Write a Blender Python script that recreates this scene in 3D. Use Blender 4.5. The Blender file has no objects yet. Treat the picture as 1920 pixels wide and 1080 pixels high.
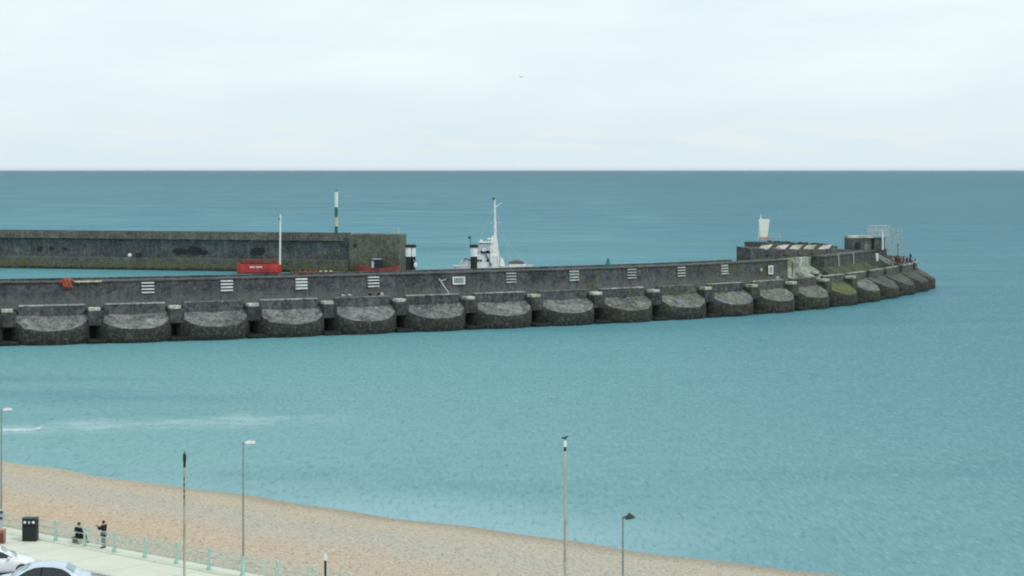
import bpy, math, random
from mathutils import Vector, Matrix
R = math.radians
rnd = random.Random(7)
scene = bpy.context.scene
col = scene.collection
F = 3700.0          # focal length in pixels of a 1920 wide picture
H = 28.0            # camera height above the sea
PZ = 4.2            # height of the promenade

def at(px, Y, py=None):
    """point seen at picture column px (row py) at distance Y"""
    x = (px-960)/F*Y
    return x if py is None else (x, Y, H-(py-318)/F*Y)

# ------------------------------------------------------------------ materials
class NT:
    def __init__(s, name):
        s.m = bpy.data.materials.new(name); s.m.use_nodes = True
        s.t = s.m.node_tree; s.n = s.t.nodes; s.l = s.t.links
        s.bsdf = s.n['Principled BSDF']; s.out = s.n['Material Output']
        s._pos = None
    def new(s, t, **kw):
        n = s.n.new(t)
        for k, v in kw.items(): setattr(n, k, v)
        return n
    def put(s, sock, v):
        if isinstance(v, bpy.types.NodeSocket): s.l.new(v, sock)
        elif isinstance(v, (tuple, list)):
            sock.default_value = tuple(v)+(1,) if (len(v) == 3 and sock.type == 'RGBA') else tuple(v)
        else: sock.default_value = v
    def pos(s):
        if s._pos is None: s._pos = s.new('ShaderNodeNewGeometry').outputs['Position']
        return s._pos
    def obj(s): return s.new('ShaderNodeTexCoord').outputs['Object']
    def scale(s, vec, sc, rz=0):
        n = s.new('ShaderNodeMapping'); s.put(n.inputs['Vector'], vec); n.inputs['Scale'].default_value = sc
        n.inputs['Rotation'].default_value = (0, 0, rz); return n.outputs[0]
    def noise(s, vec, scale, detail=4, rough=.55, dist=0):
        n = s.new('ShaderNodeTexNoise'); s.put(n.inputs['Vector'], vec); n.inputs['Scale'].default_value = scale
        n.inputs['Detail'].default_value = detail; n.inputs['Roughness'].default_value = rough
        n.inputs['Distortion'].default_value = dist; return n.outputs['Fac']
    def vor(s, vec, scale, out='Color'):
        n = s.new('ShaderNodeTexVoronoi'); s.put(n.inputs['Vector'], vec); n.inputs['Scale'].default_value = scale
        return n.outputs[out]
    def math(s, op, a, b=0, c=None, clamp=False):
        n = s.new('ShaderNodeMath', operation=op, use_clamp=clamp)
        s.put(n.inputs[0], a); s.put(n.inputs[1], b)
        if c is not None: s.put(n.inputs[2], c)
        return n.outputs[0]
    def map(s, v, a, b, c=0., d=1., smooth=True):
        n = s.new('ShaderNodeMapRange'); n.clamp = True
        if smooth: n.interpolation_type = 'SMOOTHSTEP'
        s.put(n.inputs[0], v)
        for i, x in enumerate((a, b, c, d)): s.put(n.inputs[1+i], x)
        return n.outputs[0]
    def mix(s, f, a, b, blend='MIX'):
        n = s.new('ShaderNodeMix', data_type='RGBA', blend_type=blend)
        s.put(n.inputs[0], f); s.put(n.inputs[6], a); s.put(n.inputs[7], b); return n.outputs[2]
    def sep(s, v):
        n = s.new('ShaderNodeSeparateXYZ'); s.put(n.inputs[0], v); return n.outputs
    def ramp(s, v, stops):
        n = s.new('ShaderNodeValToRGB'); s.put(n.inputs[0], v); e = n.color_ramp.elements
        while len(e) < len(stops): e.new(.5)
        for el, (p, c) in zip(e, stops): el.position = p; el.color = tuple(c)+(1,)
        return n.outputs[0]
    def bump(s, h, strength=.5, dist=.1):
        n = s.new('ShaderNodeBump'); s.put(n.inputs['Height'], h); n.inputs['Strength'].default_value = strength
        n.inputs['Distance'].default_value = dist; return n.outputs[0]
    def done(s, color=None, rough=.8, normal=None, spec=.3, metal=0):
        if color is not None: s.put(s.bsdf.inputs['Base Color'], color)
        s.put(s.bsdf.inputs['Roughness'], rough); s.put(s.bsdf.inputs['Specular IOR Level'], spec)
        s.put(s.bsdf.inputs['Metallic'], metal)
        if normal is not None: s.put(s.bsdf.inputs['Normal'], normal)
        return s.m

def paint(name, c, rough=.45, dirt=.25, spec=.4, metal=0, sc=2.0):
    """painted or plain surface with faint dirt"""
    t = NT(name); o = t.obj()
    d = t.map(t.noise(o, sc, 6, .65), .35, .7)
    dark = tuple(x*(1-dirt)*.9 for x in c)
    return t.done(t.mix(d, c, dark), rough, None, spec, metal)

def stone(name, c1, c2, pale=(.2, .2, .185), pale_amt=.5, weed=True, weed_top=2.6, weed_col=(.032, .036, .022), green=0.0, bump=.6, zpale=None, wamp=2.4):
    """old sea concrete: mottled, rain streaked, lichen, weed towards the tide line"""
    t = NT(name); p = t.pos(); z = t.sep(p)[2]
    big = t.noise(p, .16, 6, .6); mid = t.noise(p, .9, 6, .65); fine = t.noise(p, 4.5, 4, .7)
    streak = t.noise(t.scale(p, (1.1, 1.1, .1)), 1.0, 5, .6)
    c = t.mix(t.map(mid, .36, .62), c1, c2)
    c = t.mix(t.map(t.noise(p, .42, 5, .7), .5, .68, 0, .55), c, tuple(min(1, x*1.75) for x in c2))
    c = t.mix(t.map(t.noise(p, .3, 4, .6), .5, .66, 0, .5), c, (c1[0]*1.25, c1[1]*.98, c1[2]*1.2))
    c = t.mix(t.map(big, .45, .68, 0, .7), c, tuple(x*.5 for x in c1))
    c = t.mix(t.map(streak, .53, .75, 0, .6), c, tuple(x*.5 for x in c1))
    dr = t.noise(t.scale(p, (.8, .8, .07)), 1.0, 5, .65)
    c = t.mix(t.map(dr, .55, .72, 0, .5), c, (.085, .062, .042))
    pf = t.math('MULTIPLY', t.map(streak, .46, .3), t.map(fine, .42, .66))
    c = t.mix(t.math('MULTIPLY', pf, pale_amt), c, pale)
    if zpale:
        zz = t.math('ADD', z, t.math('MULTIPLY', t.math('SUBTRACT', streak, .5), 2.6))
        c = t.mix(t.map(zz, zpale[1], zpale[0], 0, zpale[2]), c, pale)
    gx = t.map(t.sep(p)[0], -40, 62, -.06, .08)
    gr = t.map(t.math('ADD', t.noise(p, .35, 5, .6), gx), .52, .7, 0, .6+green)
    c = t.mix(gr, c, (.085, .098, .035))
    if weed:
        zz = t.math('ADD', z, t.math('MULTIPLY', t.math('SUBTRACT', t.noise(p, .55, 6, .7), .5), wamp*2))
        wf = t.math('MULTIPLY', t.map(zz, weed_top, weed_top*.35, 0, .9), t.map(t.noise(p, .8, 5, .7), .34, .52, .25, 1))
        c = t.mix(wf, c, weed_col)
        zk = t.math('ADD', z, t.math('MULTIPLY', t.math('SUBTRACT', mid, .5), 1.6))
        c = t.mix(t.map(zk, 1.0, .35, 0, .92), c, (.010, .016, .015))
    sp = t.noise(p, 1.9, 5, .8)
    c = t.mix(t.map(sp, .50, .66, 0, .5), c, tuple(min(1, x*2.0) for x in c2))
    c = t.mix(t.map(sp, .48, .34, 0, .6), c, tuple(x*.35 for x in c1))
    h = t.math('ADD', t.math('MULTIPLY', mid, 1.2), t.math('MULTIPLY', fine, .5))
    return t.done(c, .85, t.bump(h, bump, .25), .25)

M = {}
M['conc_dark'] = stone('dark_sea_concrete', (.050, .055, .059), (.105, .110, .112), pale=(.27, .275, .265), pale_amt=.6)
M['conc_caisson'] = stone('tidal_caisson_concrete', (.036, .039, .041), (.078, .080, .078), pale=(.2, .2, .19), pale_amt=.35, weed_top=4.6, weed_col=(.026, .027, .018))
M['conc_gap_shade'] = stone('gap_shade_concrete', (.018, .020, .020), (.036, .038, .037), weed_top=7.5, weed_col=(.010, .014, .012), pale_amt=.2)  # near-black tones paint the shade between the caissons into the concrete
M['conc_wall'] = stone('upper_wall_concrete', (.046, .051, .058), (.090, .094, .100), weed=False, zpale=(5.8, 8.2, .65), pale=(.165, .17, .162))
M['conc_pale'] = stone('pale_weathered_concrete', (.085, .092, .089), (.20, .208, .197), pale=(.46, .46, .44), weed=False, pale_amt=.8)
M['conc_algae'] = stone('algae_green_concrete', (.085, .098, .042), (.14, .158, .07), pale=(.22, .24, .14), weed=False, green=.3)
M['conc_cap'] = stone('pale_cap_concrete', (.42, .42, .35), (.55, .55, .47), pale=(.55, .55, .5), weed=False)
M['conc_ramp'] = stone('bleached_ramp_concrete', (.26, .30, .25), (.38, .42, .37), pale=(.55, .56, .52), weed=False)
M['conc_edge'] = stone('bleached_edge_concrete', (.22, .22, .215), (.42, .415, .41), pale=(.62, .60, .60), weed=False, pale_amt=.8)
M['conc_rear'] = stone('rear_wall_concrete', (.07, .073, .076), (.115, .118, .118), weed=False)
M['conc_east'] = stone('east_wall_concrete', (.062, .072, .077), (.115, .128, .130), weed_top=4.2, weed_col=(.11, .105, .04), pale=(.26, .28, .24), pale_amt=.7, wamp=4.0)
M['conc_eastpale'] = stone('east_end_concrete', (.085, .092, .072), (.135, .142, .112), weed_top=3.4, weed_col=(.085, .07, .035), pale=(.24, .255, .21), green=.15)
M['conc_band'] = stone('east_band_concrete', (.095, .097, .082), (.15, .15, .125), weed=False, pale=(.26, .26, .2))
M['conc_green'] = stone('green_mossy_concrete', (.040, .044, .036), (.072, .079, .062), pale=(.24, .25, .21), weed=False, green=.4)
M['white'] = paint('white_paint', (.78, .79, .78), .5, .18)
M['offwhite'] = paint('cream_white_paint', (.80, .79, .73), .55, .1)
M['palegrey'] = paint('pale_grey_paint', (.5, .53, .55), .5, .25)
M['slat'] = paint('pale_slat_paint', (.50, .56, .51), .6, .45)
M['black'] = paint('black_paint', (.012, .016, .018), .5, .2)
M['darkgreen'] = paint('dark_green_paint', (.008, .14, .115), .5, .2)
M['teal'] = paint('teal_green_paint', (.01, .20, .165), .5, .3)
M['yellowwhite'] = paint('pale_yellow_paint', (.62, .58, .38), .5, .3)
M['red'] = paint('red_hull_paint', (.55, .06, .052), .4, .35, sc=.6)
M['dullred'] = paint('worn_red_hull_paint', (.30, .045, .045), .5, .5, sc=.6)
M['darkred'] = paint('dull_red_paint', (.19, .055, .04), .6, .5, sc=.9)
M['orange'] = paint('orange_red_paint', (.44, .10, .055), .7, .6)
M['pinkbase'] = paint('faded_pink_base_paint', (.42, .33, .30), .7, .5)
M['brownred'] = paint('brown_red_cabinet', (.36, .20, .165), .6, .4)
M['glass'] = paint('dark_window_glass', (.012, .022, .028), .08, .2, spec=.6)
M['palelass'] = paint('windscreen_glass', (.20, .31, .33), .06, .15, spec=.8)  # pale base colour paints in the reflected sky
M['steel'] = paint('dull_galvanised_steel', (.25, .29, .28), .55, .3)
M['darksteel'] = paint('dark_steel', (.035, .045, .05), .5, .3)
M['brownroof'] = paint('brown_canopy', (.16, .11, .09), .7, .3)
M['turq'] = paint('pale_turquoise_rail_paint', (.40, .63, .56), .5, .2)
M['rubber'] = paint('tyre_rubber', (.012, .012, .013), .8, .2)
M['skin'] = paint('skin', (.42, .24, .17), .6, .1)
M['hair_dark'] = paint('dark_hair', (.012, .010, .009), .6, .2, sc=12)
M['hair_brown'] = paint('brown_hair', (.06, .035, .022), .6, .3, sc=12)
M['cloth_black'] = paint('black_cloth', (.010, .012, .016), .85, .3)
M['cloth_navy'] = paint('navy_cloth', (.014, .018, .03), .85, .3)
M['cloth_grey'] = paint('grey_cloth', (.27, .29, .30), .85, .35)
M['cloth_olive'] = paint('dark_olive_cloth', (.02, .025, .012), .85, .35)
M['cloth_white'] = paint('white_cloth', (.6, .62, .65), .85, .2)
M['cloth_coral'] = paint('coral_cloth', (.55, .26, .18), .85, .2)
M['cloth_lilac'] = paint('pale_lilac_cloth', (.42, .42, .52), .85, .2)
M['cloth_dark_red'] = paint('dark_red_cloth', (.16, .03, .025), .85, .2)
M['feather_float'] = paint('bright_white_feather', (.8, .8, .8), .7, .05)
M['feather_white'] = paint('white_feather', (.75, .76, .76), .7, .1)
M['feather_grey'] = paint('grey_feather', (.22, .24, .26), .7, .2)
M['feather_dark'] = paint('dark_feather', (.015, .016, .02), .6, .2)
M['beak'] = paint('yellow_beak', (.5, .3, .05), .5, .1)
M['carwhite'] = paint('white_car_paint', (.80, .81, .83), .22, .03, spec=.6)
M['carsilver'] = paint('silver_blue_car_paint', (.60, .68, .76), .25, .04, spec=.6, metal=.15)
M['chrome'] = paint('chrome', (.6, .62, .64), .15, .1, metal=.9)
M['lamp_lens'] = paint('lamp_lens', (.7, .72, .74), .15, .1, spec=.6)

def timber():
    t = NT('weathered_timber'); o = t.obj(); z = t.sep(o)[2]
    n = t.noise(t.scale(o, (9, 9, .5)), 1, 5, .6)
    c = t.mix(t.map(n, .3, .7), (.30, .29, .20), (.48, .48, .37))
    c = t.mix(t.map(t.noise(o, .8, 4), .5, .65, 0, .6), c, (.19, .175, .11))
    return t.done(c, .85, t.bump(n, .4, .02))
M['timber'] = timber()
def rock():
    t = NT('dark_rock'); p = t.pos(); n = t.noise(p, 1.4, 7, .65)
    c = t.mix(t.map(n, .35, .65), (.02, .024, .022), (.075, .078, .07))
    c = t.mix(t.map(t.noise(p, .6, 4), .55, .65), c, (.045, .055, .02))
    return t.done(c, .9, t.bump(n, .8, .3))
M['rock'] = rock()

# ------------------------------------------------------------------ mesh helper
class MB:
    def __init__(s): s.v = []; s.f = []; s.m = []
    def add(s, vs, fs, mi=0):
        b = len(s.v); s.v += [tuple(v) for v in vs]
        s.f += [tuple(i+b for i in f) for f in fs]; s.m += [mi]*len(fs)
        return s
    def box(s, c, d, rz=0, mi=0, taper=1.0, bev=0.0):
        x, y, z = (k/2 for k in d); ca, sa = math.cos(rz), math.sin(rz)
        if bev > 0:
            b = min(bev, x*.9, y*.9, z*.9)
            ring = lambda k: [(-x+k, -y), (x-k, -y), (x, -y+k), (x, y-k), (x-k, y), (-x+k, y), (-x, y-k), (-x, -y+k)]
            rings = []
            for zz, ins in ((-z, b), (-z+b, 0), (z-b, 0), (z, b)):
                q = (x-ins, y-ins)
                rg = [(-q[0]+b, -q[1]), (q[0]-b, -q[1]), (q[0], -q[1]+b), (q[0], q[1]-b), (q[0]-b, q[1]), (-q[0]+b, q[1]), (-q[0], q[1]-b), (-q[0], -q[1]+b)]
                tp = taper if zz > 0 else 1
                rings.append([(a*tp, e*tp, zz) for a, e in rg])
            vs = [v for r in rings for v in r]
            fs = [(r*8+i, r*8+(i+1) % 8, (r+1)*8+(i+1) % 8, (r+1)*8+i) for r in range(3) for i in range(8)]
            fs += [tuple(range(7, -1, -1)), tuple(range(24, 32))]
        else:
            vs = []
            for zz in (-z, z):
                tp = taper if zz > 0 else 1
                for a, e in ((-x, -y), (x, -y), (x, y), (-x, y)): vs.append((a*tp, e*tp, zz))
            fs = [(3, 2, 1, 0), (4, 5, 6, 7), (0, 1, 5, 4), (1, 2, 6, 5), (2, 3, 7, 6), (3, 0, 4, 7)]
        vs = [(c[0]+a*ca-e*sa, c[1]+a*sa+e*ca, c[2]+g) for a, e, g in vs]
        return s.add(vs, fs, mi)
    def tube(s, pts, rad, n=10, mi=0, cap=True):
        pts = [Vector(p) for p in pts]
        if not isinstance(rad, (list, tuple)): rad = [rad]*len(pts)
        vs = []; up = None
        for i, p in enumerate(pts):
            d = (pts[min(i+1, len(pts)-1)]-pts[max(i-1, 0)])
            d = d.normalized() if d.length > 1e-9 else Vector((0, 0, 1))
            if up is None: up = Vector((1, 0, 0)) if abs(d.x) < .8 else Vector((0, 1, 0))
            a = (up-d*up.dot(d)).normalized(); b = d.cross(a); up = a
            for k in range(n):
                t = 2*math.pi*k/n; vs.append(p+(a*math.cos(t)+b*math.sin(t))*rad[i])
        fs = [(i*n+k, i*n+(k+1) % n, (i+1)*n+(k+1) % n, (i+1)*n+k) for i in range(len(pts)-1) for k in range(n)]
        if cap: fs += [tuple(range(n-1, -1, -1)), tuple(range((len(pts)-1)*n, len(pts)*n))]
        return s.add(vs, fs, mi)
    def lathe(s, prof, c=(0, 0, 0), n=16, mi=0):
        vs = [(c[0]+r*math.cos(2*math.pi*k/n), c[1]+r*math.sin(2*math.pi*k/n), c[2]+z) for r, z in prof for k in range(n)]
        fs = [(i*n+k, i*n+(k+1) % n, (i+1)*n+(k+1) % n, (i+1)*n+k) for i in range(len(prof)-1) for k in range(n)]
        fs += [tuple(range(n-1, -1, -1)), tuple(range((len(prof)-1)*n, len(prof)*n))]
        return s.add(vs, fs, mi)
    def prism(s, poly, y0, y1, mi=0):
        """outline in x,z swept from y0 to y1"""
        n = len(poly)
        vs = [(x, y0, z) for x, z in poly]+[(x, y1, z) for x, z in poly]
        fs = [(i, (i+1) % n, n+(i+1) % n, n+i) for i in range(n)]+[tuple(range(n-1, -1, -1)), tuple(range(n, 2*n))]
        return s.add(vs, fs, mi)
    def blob(s, c, r, n=10, m=7, mi=0, jit=0.0):
        if not isinstance(r, (list, tuple)): r = (r, r, r)
        vs = []
        for i in range(m+1):
            th = math.pi*i/m
            for k in range(n):
                ph = 2*math.pi*k/n; j = 1+rnd.uniform(-jit, jit)
                vs.append((c[0]+r[0]*j*math.sin(th)*math.cos(ph), c[1]+r[1]*j*math.sin(th)*math.sin(ph), c[2]+r[2]*j*math.cos(th)))
        fs = [((i+1)*n+k, (i+1)*n+(k+1) % n, i*n+(k+1) % n, i*n+k) for i in range(m) for k in range(n)]
        return s.add(vs, fs, mi)
    def loft(s, secs, mi=0, caps=True, closed=True):
        n = len(secs[0]); vs = [v for q in secs for v in q]
        fs = [(i*n+k, i*n+(k+1) % n, (i+1)*n+(k+1) % n, (i+1)*n+k) for i in range(len(secs)-1) for k in range(n if closed else n-1)]
        if caps: fs += [tuple(range(n-1, -1, -1)), tuple(range((len(secs)-1)*n, len(secs)*n))]
        return s.add(vs, fs, mi)
    def build(s, name, mats, parent=None, loc=(0, 0, 0), rz=0, smooth=False, angle=40):
        me = bpy.data.meshes.new(name); me.from_pydata(s.v, [], s.f)
        for m in (mats if isinstance(mats, (list, tuple)) else [mats]): me.materials.append(m)
        me.polygons.foreach_set('material_index', s.m)
        if smooth:
            me.polygons.foreach_set('use_smooth', [True]*len(s.f))
        me.validate(); me.update()
        import bmesh
        b = bmesh.new(); b.from_mesh(me); bmesh.ops.recalc_face_normals(b, faces=b.faces)
        if smooth:
            for e in b.edges:
                if len(e.link_faces) == 2 and e.calc_face_angle(0) > R(angle): e.smooth = False
        b.to_mesh(me); b.free()
        o = bpy.data.objects.new(name, me); col.objects.link(o)
        o.parent = parent; o.location = loc; o.rotation_euler = (0, 0, rz)
        return o

def tag(o, label=None, cat=None, group=None, kind=None):
    for k, v in (('label', label), ('category', cat), ('group', group), ('kind', kind)):
        if v: o[k] = v
    return o
def thing(name, label, cat, loc=(0, 0, 0), rz=0, group=None):
    o = bpy.data.objects.new(name, None); col.objects.link(o); o.empty_display_size = .3
    o.location = loc; o.rotation_euler = (0, 0, rz); return tag(o, label, cat, group)
def copy_tree(o, parent=None):
    c = o.copy(); col.objects.link(c)
    if parent: c.parent = parent
    for ch in list(o.children): copy_tree(ch, c)
    return c

# ------------------------------------------------------------------ shore frame
A = Vector((-29.1, 126.3)); TU = Vector((.772, -.634)).normalized(); NV = Vector((-TU.y, TU.x))
if NV.y < 0: NV = -NV
RAILROT = math.atan2(TU.y, TU.x)
def uv(u, v, z=0): p = A+TU*u+NV*v; return (p.x, p.y, z)
def ray_v(px, v, dz=H-PZ):
    """distance along picture column px where the shore offset is v"""
    k = (px-960)/F
    a = k*NV.x+NV.y; b = -A.x*NV.x-A.y*NV.y
    return (v-b)/a
def shore_v(u): return 36.0+.036*(u+55)+.35*math.sin(u*.21)+.25*math.sin(u*.53+1)+.06*max(0, u-14)

def vnode(t):
    p = t.pos(); x, y, z = t.sep(p)[0:3]
    return t.math('ADD', t.math('MULTIPLY', x, NV.x), t.math('MULTIPLY_ADD', y, NV.y, -(A.x*NV.x+A.y*NV.y))), \
        t.math('ADD', t.math('MULTIPLY', x, TU.x), t.math('MULTIPLY_ADD', y, TU.y, -(A.x*TU.x+A.y*TU.y))), z

# ------------------------------------------------------------------ setting: water
def sea_material():
    t = NT('sea_water'); p = t.pos(); v, u, _ = vnode(t); x, y, z = t.sep(p)[0:3]
    ds = t.math('SUBTRACT', v, t.math('MULTIPLY_ADD', u, .036, 38.0))        # metres from the waterline
    big = t.noise(t.scale(p, (.004, .012, 1)), 1, 4, .55)
    mid = t.noise(t.scale(p, (.02, .055, 1)), 1, 5, .6)
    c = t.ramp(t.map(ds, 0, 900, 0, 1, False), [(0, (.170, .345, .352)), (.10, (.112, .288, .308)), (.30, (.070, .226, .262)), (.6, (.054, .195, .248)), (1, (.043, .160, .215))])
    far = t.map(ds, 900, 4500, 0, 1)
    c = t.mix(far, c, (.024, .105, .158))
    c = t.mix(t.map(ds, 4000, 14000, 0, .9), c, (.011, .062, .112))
    c = t.mix(t.map(mid, .45, .66, 0, .6), c, (.122, .300, .325))
    c = t.mix(t.map(big, .47, .3, 0, .75), c, (.038, .150, .200))
    c = t.mix(t.map(big, .52, .72, 0, .4), c, (.115, .285, .31))
    # milky swash along the shingle
    swz = t.math('MULTIPLY', t.map(u, -40, 4), t.map(u, 30, 8))
    swz = t.math('ADD', swz, t.map(t.noise(t.scale(p, (.045, .045, 1)), 1, 3, .5), .45, .65, 0, .25), clamp=True)
    sw = t.math('MULTIPLY', t.map(ds, 16, 0), swz)
    c = t.mix(t.math('MULTIPLY', sw, .5), c, (.34, .50, .54))
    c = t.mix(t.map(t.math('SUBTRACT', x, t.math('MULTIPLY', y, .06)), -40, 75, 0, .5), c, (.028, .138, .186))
    # drifting foam streaks left by a wave off the beach
    def streak(px0, py0, px1, py1, w, amt):
        nonlocal c
        q0 = H*F/(py0-318); q1 = H*F/(py1-318); a = (at(px0, q0), q0); b = (at(px1, q1), q1)
        L = math.hypot(b[0]-a[0], b[1]-a[1]); dx, dy = (b[0]-a[0])/L, (b[1]-a[1])/L
        along = t.math('ADD', t.math('MULTIPLY', x, dx), t.math('MULTIPLY_ADD', y, dy, -(a[0]*dx+a[1]*dy)))
        across = t.math('ADD', t.math('MULTIPLY', x, -dy), t.math('MULTIPLY_ADD', y, dx, a[0]*dy-a[1]*dx))
        across = t.math('ADD', across, t.math('MULTIPLY_ADD', t.noise(p, .12, 3), w*2.2, -w*1.1))
        f = t.math('MULTIPLY', t.map(t.math('ABSOLUTE', across), w, w*.1), t.math('MULTIPLY', t.map(along, -L*.1, L*.15), t.map(along, L*1.05, L*.6)))
        f = t.math('MULTIPLY', f, t.map(t.noise(t.scale(p, (.18, .3, 1)), 1, 4, .6), .30, .66))
        c = t.mix(t.math('MULTIPLY', f, amt), c, (.62, .70, .72))
    streak(60, 800, 700, 782, 8.5, .30)
    streak(-40, 806, 78, 806, 1.3, .9)
    streak(-200, 812, 300, 800, 6.0, .25)
    # waves
    w1 = t.noise(t.scale(p, (.9, 1.0, 1), R(25)), .55, 5, .62, .4)
    w2 = t.noise(t.scale(p, (.35, .9, 1), R(-15)), .20, 4, .55, .3)
    w3 = t.noise(p, 2.4, 3, .6)
    w4 = t.noise(t.scale(p, (2.6, .40, 1)), 1, 4, .8)
    w5 = t.noise(t.scale(p, (.55, .09, 1)), 1, 4, .7)
    c = t.mix(t.map(w4, .52, .68, 0, .65), c, (.22, .40, .43))
    c = t.mix(t.map(w4, .48, .32, 0, .6), c, (.028, .12, .16))
    c = t.mix(t.map(w5, .52, .72, 0, .2), c, (.18, .36, .39))
    c = t.mix(t.map(w5, .46, .28, 0, .2), c, (.035, .15, .19))
    c = t.mix(t.map(w1, .5, .72, 0, .2), c, (.19, .37, .40))
    c = t.mix(t.map(w1, .47, .3, 0, .2), c, (.04, .16, .20))
    h = t.math('ADD', t.math('MULTIPLY', w2, 1.6), t.math('ADD', w1, t.math('MULTIPLY', w3, .25)))
    nrm = t.bump(h, .45, .22)
    dif = t.new('ShaderNodeBsdfDiffuse'); t.put(dif.inputs['Color'], c); t.put(dif.inputs['Normal'], nrm)
    glo = t.new('ShaderNodeBsdfGlossy'); t.put(glo.inputs['Color'], (.9, .95, 1)); t.put(glo.inputs['Roughness'], .28); t.put(glo.inputs['Normal'], nrm)
    mx = t.new('ShaderNodeMixShader'); mx.inputs[0].default_value = .115
    t.l.new(dif.outputs[0], mx.inputs[1]); t.l.new(glo.outputs[0], mx.inputs[2]); t.l.new(mx.outputs[0], t.out.inputs['Surface'])
    return t.m
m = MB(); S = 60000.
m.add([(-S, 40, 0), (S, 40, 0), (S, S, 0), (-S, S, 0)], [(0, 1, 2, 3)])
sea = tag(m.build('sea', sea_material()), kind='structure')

# ------------------------------------------------------------------ setting: beach, promenade, road
def beach_material():
    t = NT('shingle'); v, u, z = vnode(t); p = t.pos()
    wob = t.noise(p, .09, 4, .6)
    vv = t.math('ADD', t.math('SUBTRACT', v, t.math('MULTIPLY', u, .036)), t.math('MULTIPLY_ADD', wob, 7, -3.5))
    f = t.map(vv, 0, 40, 0, 1, False)
    tan = (.45, .40, .315); grey = (.43, .405, .35); org = (.54, .395, .265)
    c = t.ramp(f, [(0, (.425, .40, .33)), (.14, (.45, .41, .32)), (.25, org), (.38, (.535, .405, .28)), (.52, (.46, .415, .34)), (.64, (.44, .405, .34)), (.76, (.485, .41, .30)), (.93, (.475, .40, .29))])
    c = t.mix(t.map(u, -15, 20, 0, .4), c, (.44, .415, .35))
    pat = t.noise(p, .35, 5, .65)
    c = t.mix(t.map(pat, .5, .7, 0, .3), c, grey)
    c = t.mix(t.map(pat, .5, .3, 0, .35), c, (.48, .395, .29))
    pe = t.scale(p, (1, .32, 1)); n1 = t.noise(pe, 4.6, 4, .8); n2 = t.noise(pe, 8.0, 3, .7); cell = t.vor(pe, 7.0)
    sv = t.sep(cell)
    c = t.mix(t.map(n1, .5, .68, 0, .35), c, (.60, .575, .52))
    c = t.mix(t.map(n1, .46, .32, 0, .38), c, (.25, .235, .20))
    c = t.mix(t.map(sv[0], .8, .95, 0, .4), c, (.13, .12, .10))
    c = t.mix(t.map(sv[1], .82, .95, 0, .35), c, (.66, .63, .57))
    c = t.mix(t.map(sv[2], .78, .95, 0, .25), c, (.40, .22, .10))
    zz = t.math('ADD', z, t.math('MULTIPLY_ADD', n1, .5, -.25))
    c = t.mix(t.math('MULTIPLY', t.map(zz, .62, .05, 0, .5), t.map(u, -55, -10, .2, 1)), c, (.21, .185, .145))
    h = t.math('ADD', n1, t.math('MULTIPLY', n2, .6))
    return t.done(c, .9, t.bump(h, .7, .12), .15)
def zbeach(u, v):
    s = shore_v(u)
    a = max(0., min(1., v/s))
    if v <= s:
        z = 3.65*(1-a**1.2)
    else: z = -.12*(v-s)
    return z+.07*math.sin(u*.35+v*.5)*(1-a)+.05*math.sin(u*.9-v*.31)*(1-a)
m = MB()
us = [-420, -300, -220]+[-160+2*i for i in range(126)]+[110, 130, 170, 240, 320]
vs_ = [0, .5]+[1.2*i for i in range(1, 48)]+[70, 100]
for u in us:
    for v in vs_: m.v.append(uv(u, v, zbeach(u, v)))
k = len(vs_)
for i in range(len(us)-1):
    for j in range(k-1): m.f.append((i*k+j, (i+1)*k+j, (i+1)*k+j+1, i*k+j+1)); m.m.append(0)
tag(m.build('shingle_beach', beach_material(), smooth=True), kind='structure')

def pave_material(name, base, spot):
    t = NT(name); p = t.pos(); v, u, z = vnode(t)
    n = t.noise(p, .5, 6, .6); g = t.noise(p, 9, 3, .7)
    c = t.mix(t.map(n, .4, .7, 0, .6), base, spot)
    c = t.mix(t.map(g, .5, .75, 0, .35), c, tuple(x*.6 for x in base))
    j = t.math('FRACT', t.math('MULTIPLY', u, .25))
    c = t.mix(t.map(t.math('ABSOLUTE', t.math('SUBTRACT', j, .5)), .012, .004, 0, .6), c, tuple(x*.35 for x in base))
    st = t.noise(p, .22, 5, .7)
    c = t.mix(t.map(st, .52, .7, 0, .35), c, tuple(x*.7 for x in base))
    return t.done(c, .85, t.bump(g, .2, .02), .25)
def strip(name, v0, v1, z0, z1, mat, zb=None, u0=-420, u1=320):
    m = MB(); m.add([uv(u0, v0, z0), uv(u1, v0, z0), uv(u1, v1, z1), uv(u0, v1, z1)], [(0, 1, 2, 3)])
    if zb is not None: m.add([uv(u0, v1, z1), uv(u1, v1, z1), uv(u1, v1, zb), uv(u0, v1, zb)], [(0, 1, 2, 3)])
    return tag(m.build(name, mat), kind='structure')
prom_m = pave_material('promenade_surface', (.63, .64, .54), (.69, .695, .595))
kerb_m = pave_material('kerb_stone', (.52, .53, .49), (.60, .60, .56))
road_m = pave_material('road_asphalt', (.33, .36, .385), (.38, .40, .43))
strip('promenade', -4.45, -.45, PZ, PZ, prom_m)
m = MB()                                              # raised edge stone along the beach
u0, u1 = -420, 320
m.loft([[uv(u, -.45, PZ-.3), uv(u, -.45, PZ+.05), uv(u, -.42, PZ+.07), uv(u, .72, PZ+.07), uv(u, .75, PZ+.05), uv(u, .78, 2.8)] for u in (u0, u1)])
tag(m.build('promenade_edge', prom_m), kind='structure')
m = MB()
m.loft([[uv(u, -4.75, PZ-.4), uv(u, -4.75, PZ+.0), uv(u, -4.72, PZ+.015), uv(u, -4.45, PZ+.015), uv(u, -4.45, PZ-.4)] for u in (u0, u1)])
tag(m.build('kerb', kerb_m), kind='structure')
strip('road', -14, -4.75, PZ-.12, PZ-.12, road_m)
strip('pavement', -170, -14, PZ-.11, PZ, prom_m)

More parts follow.
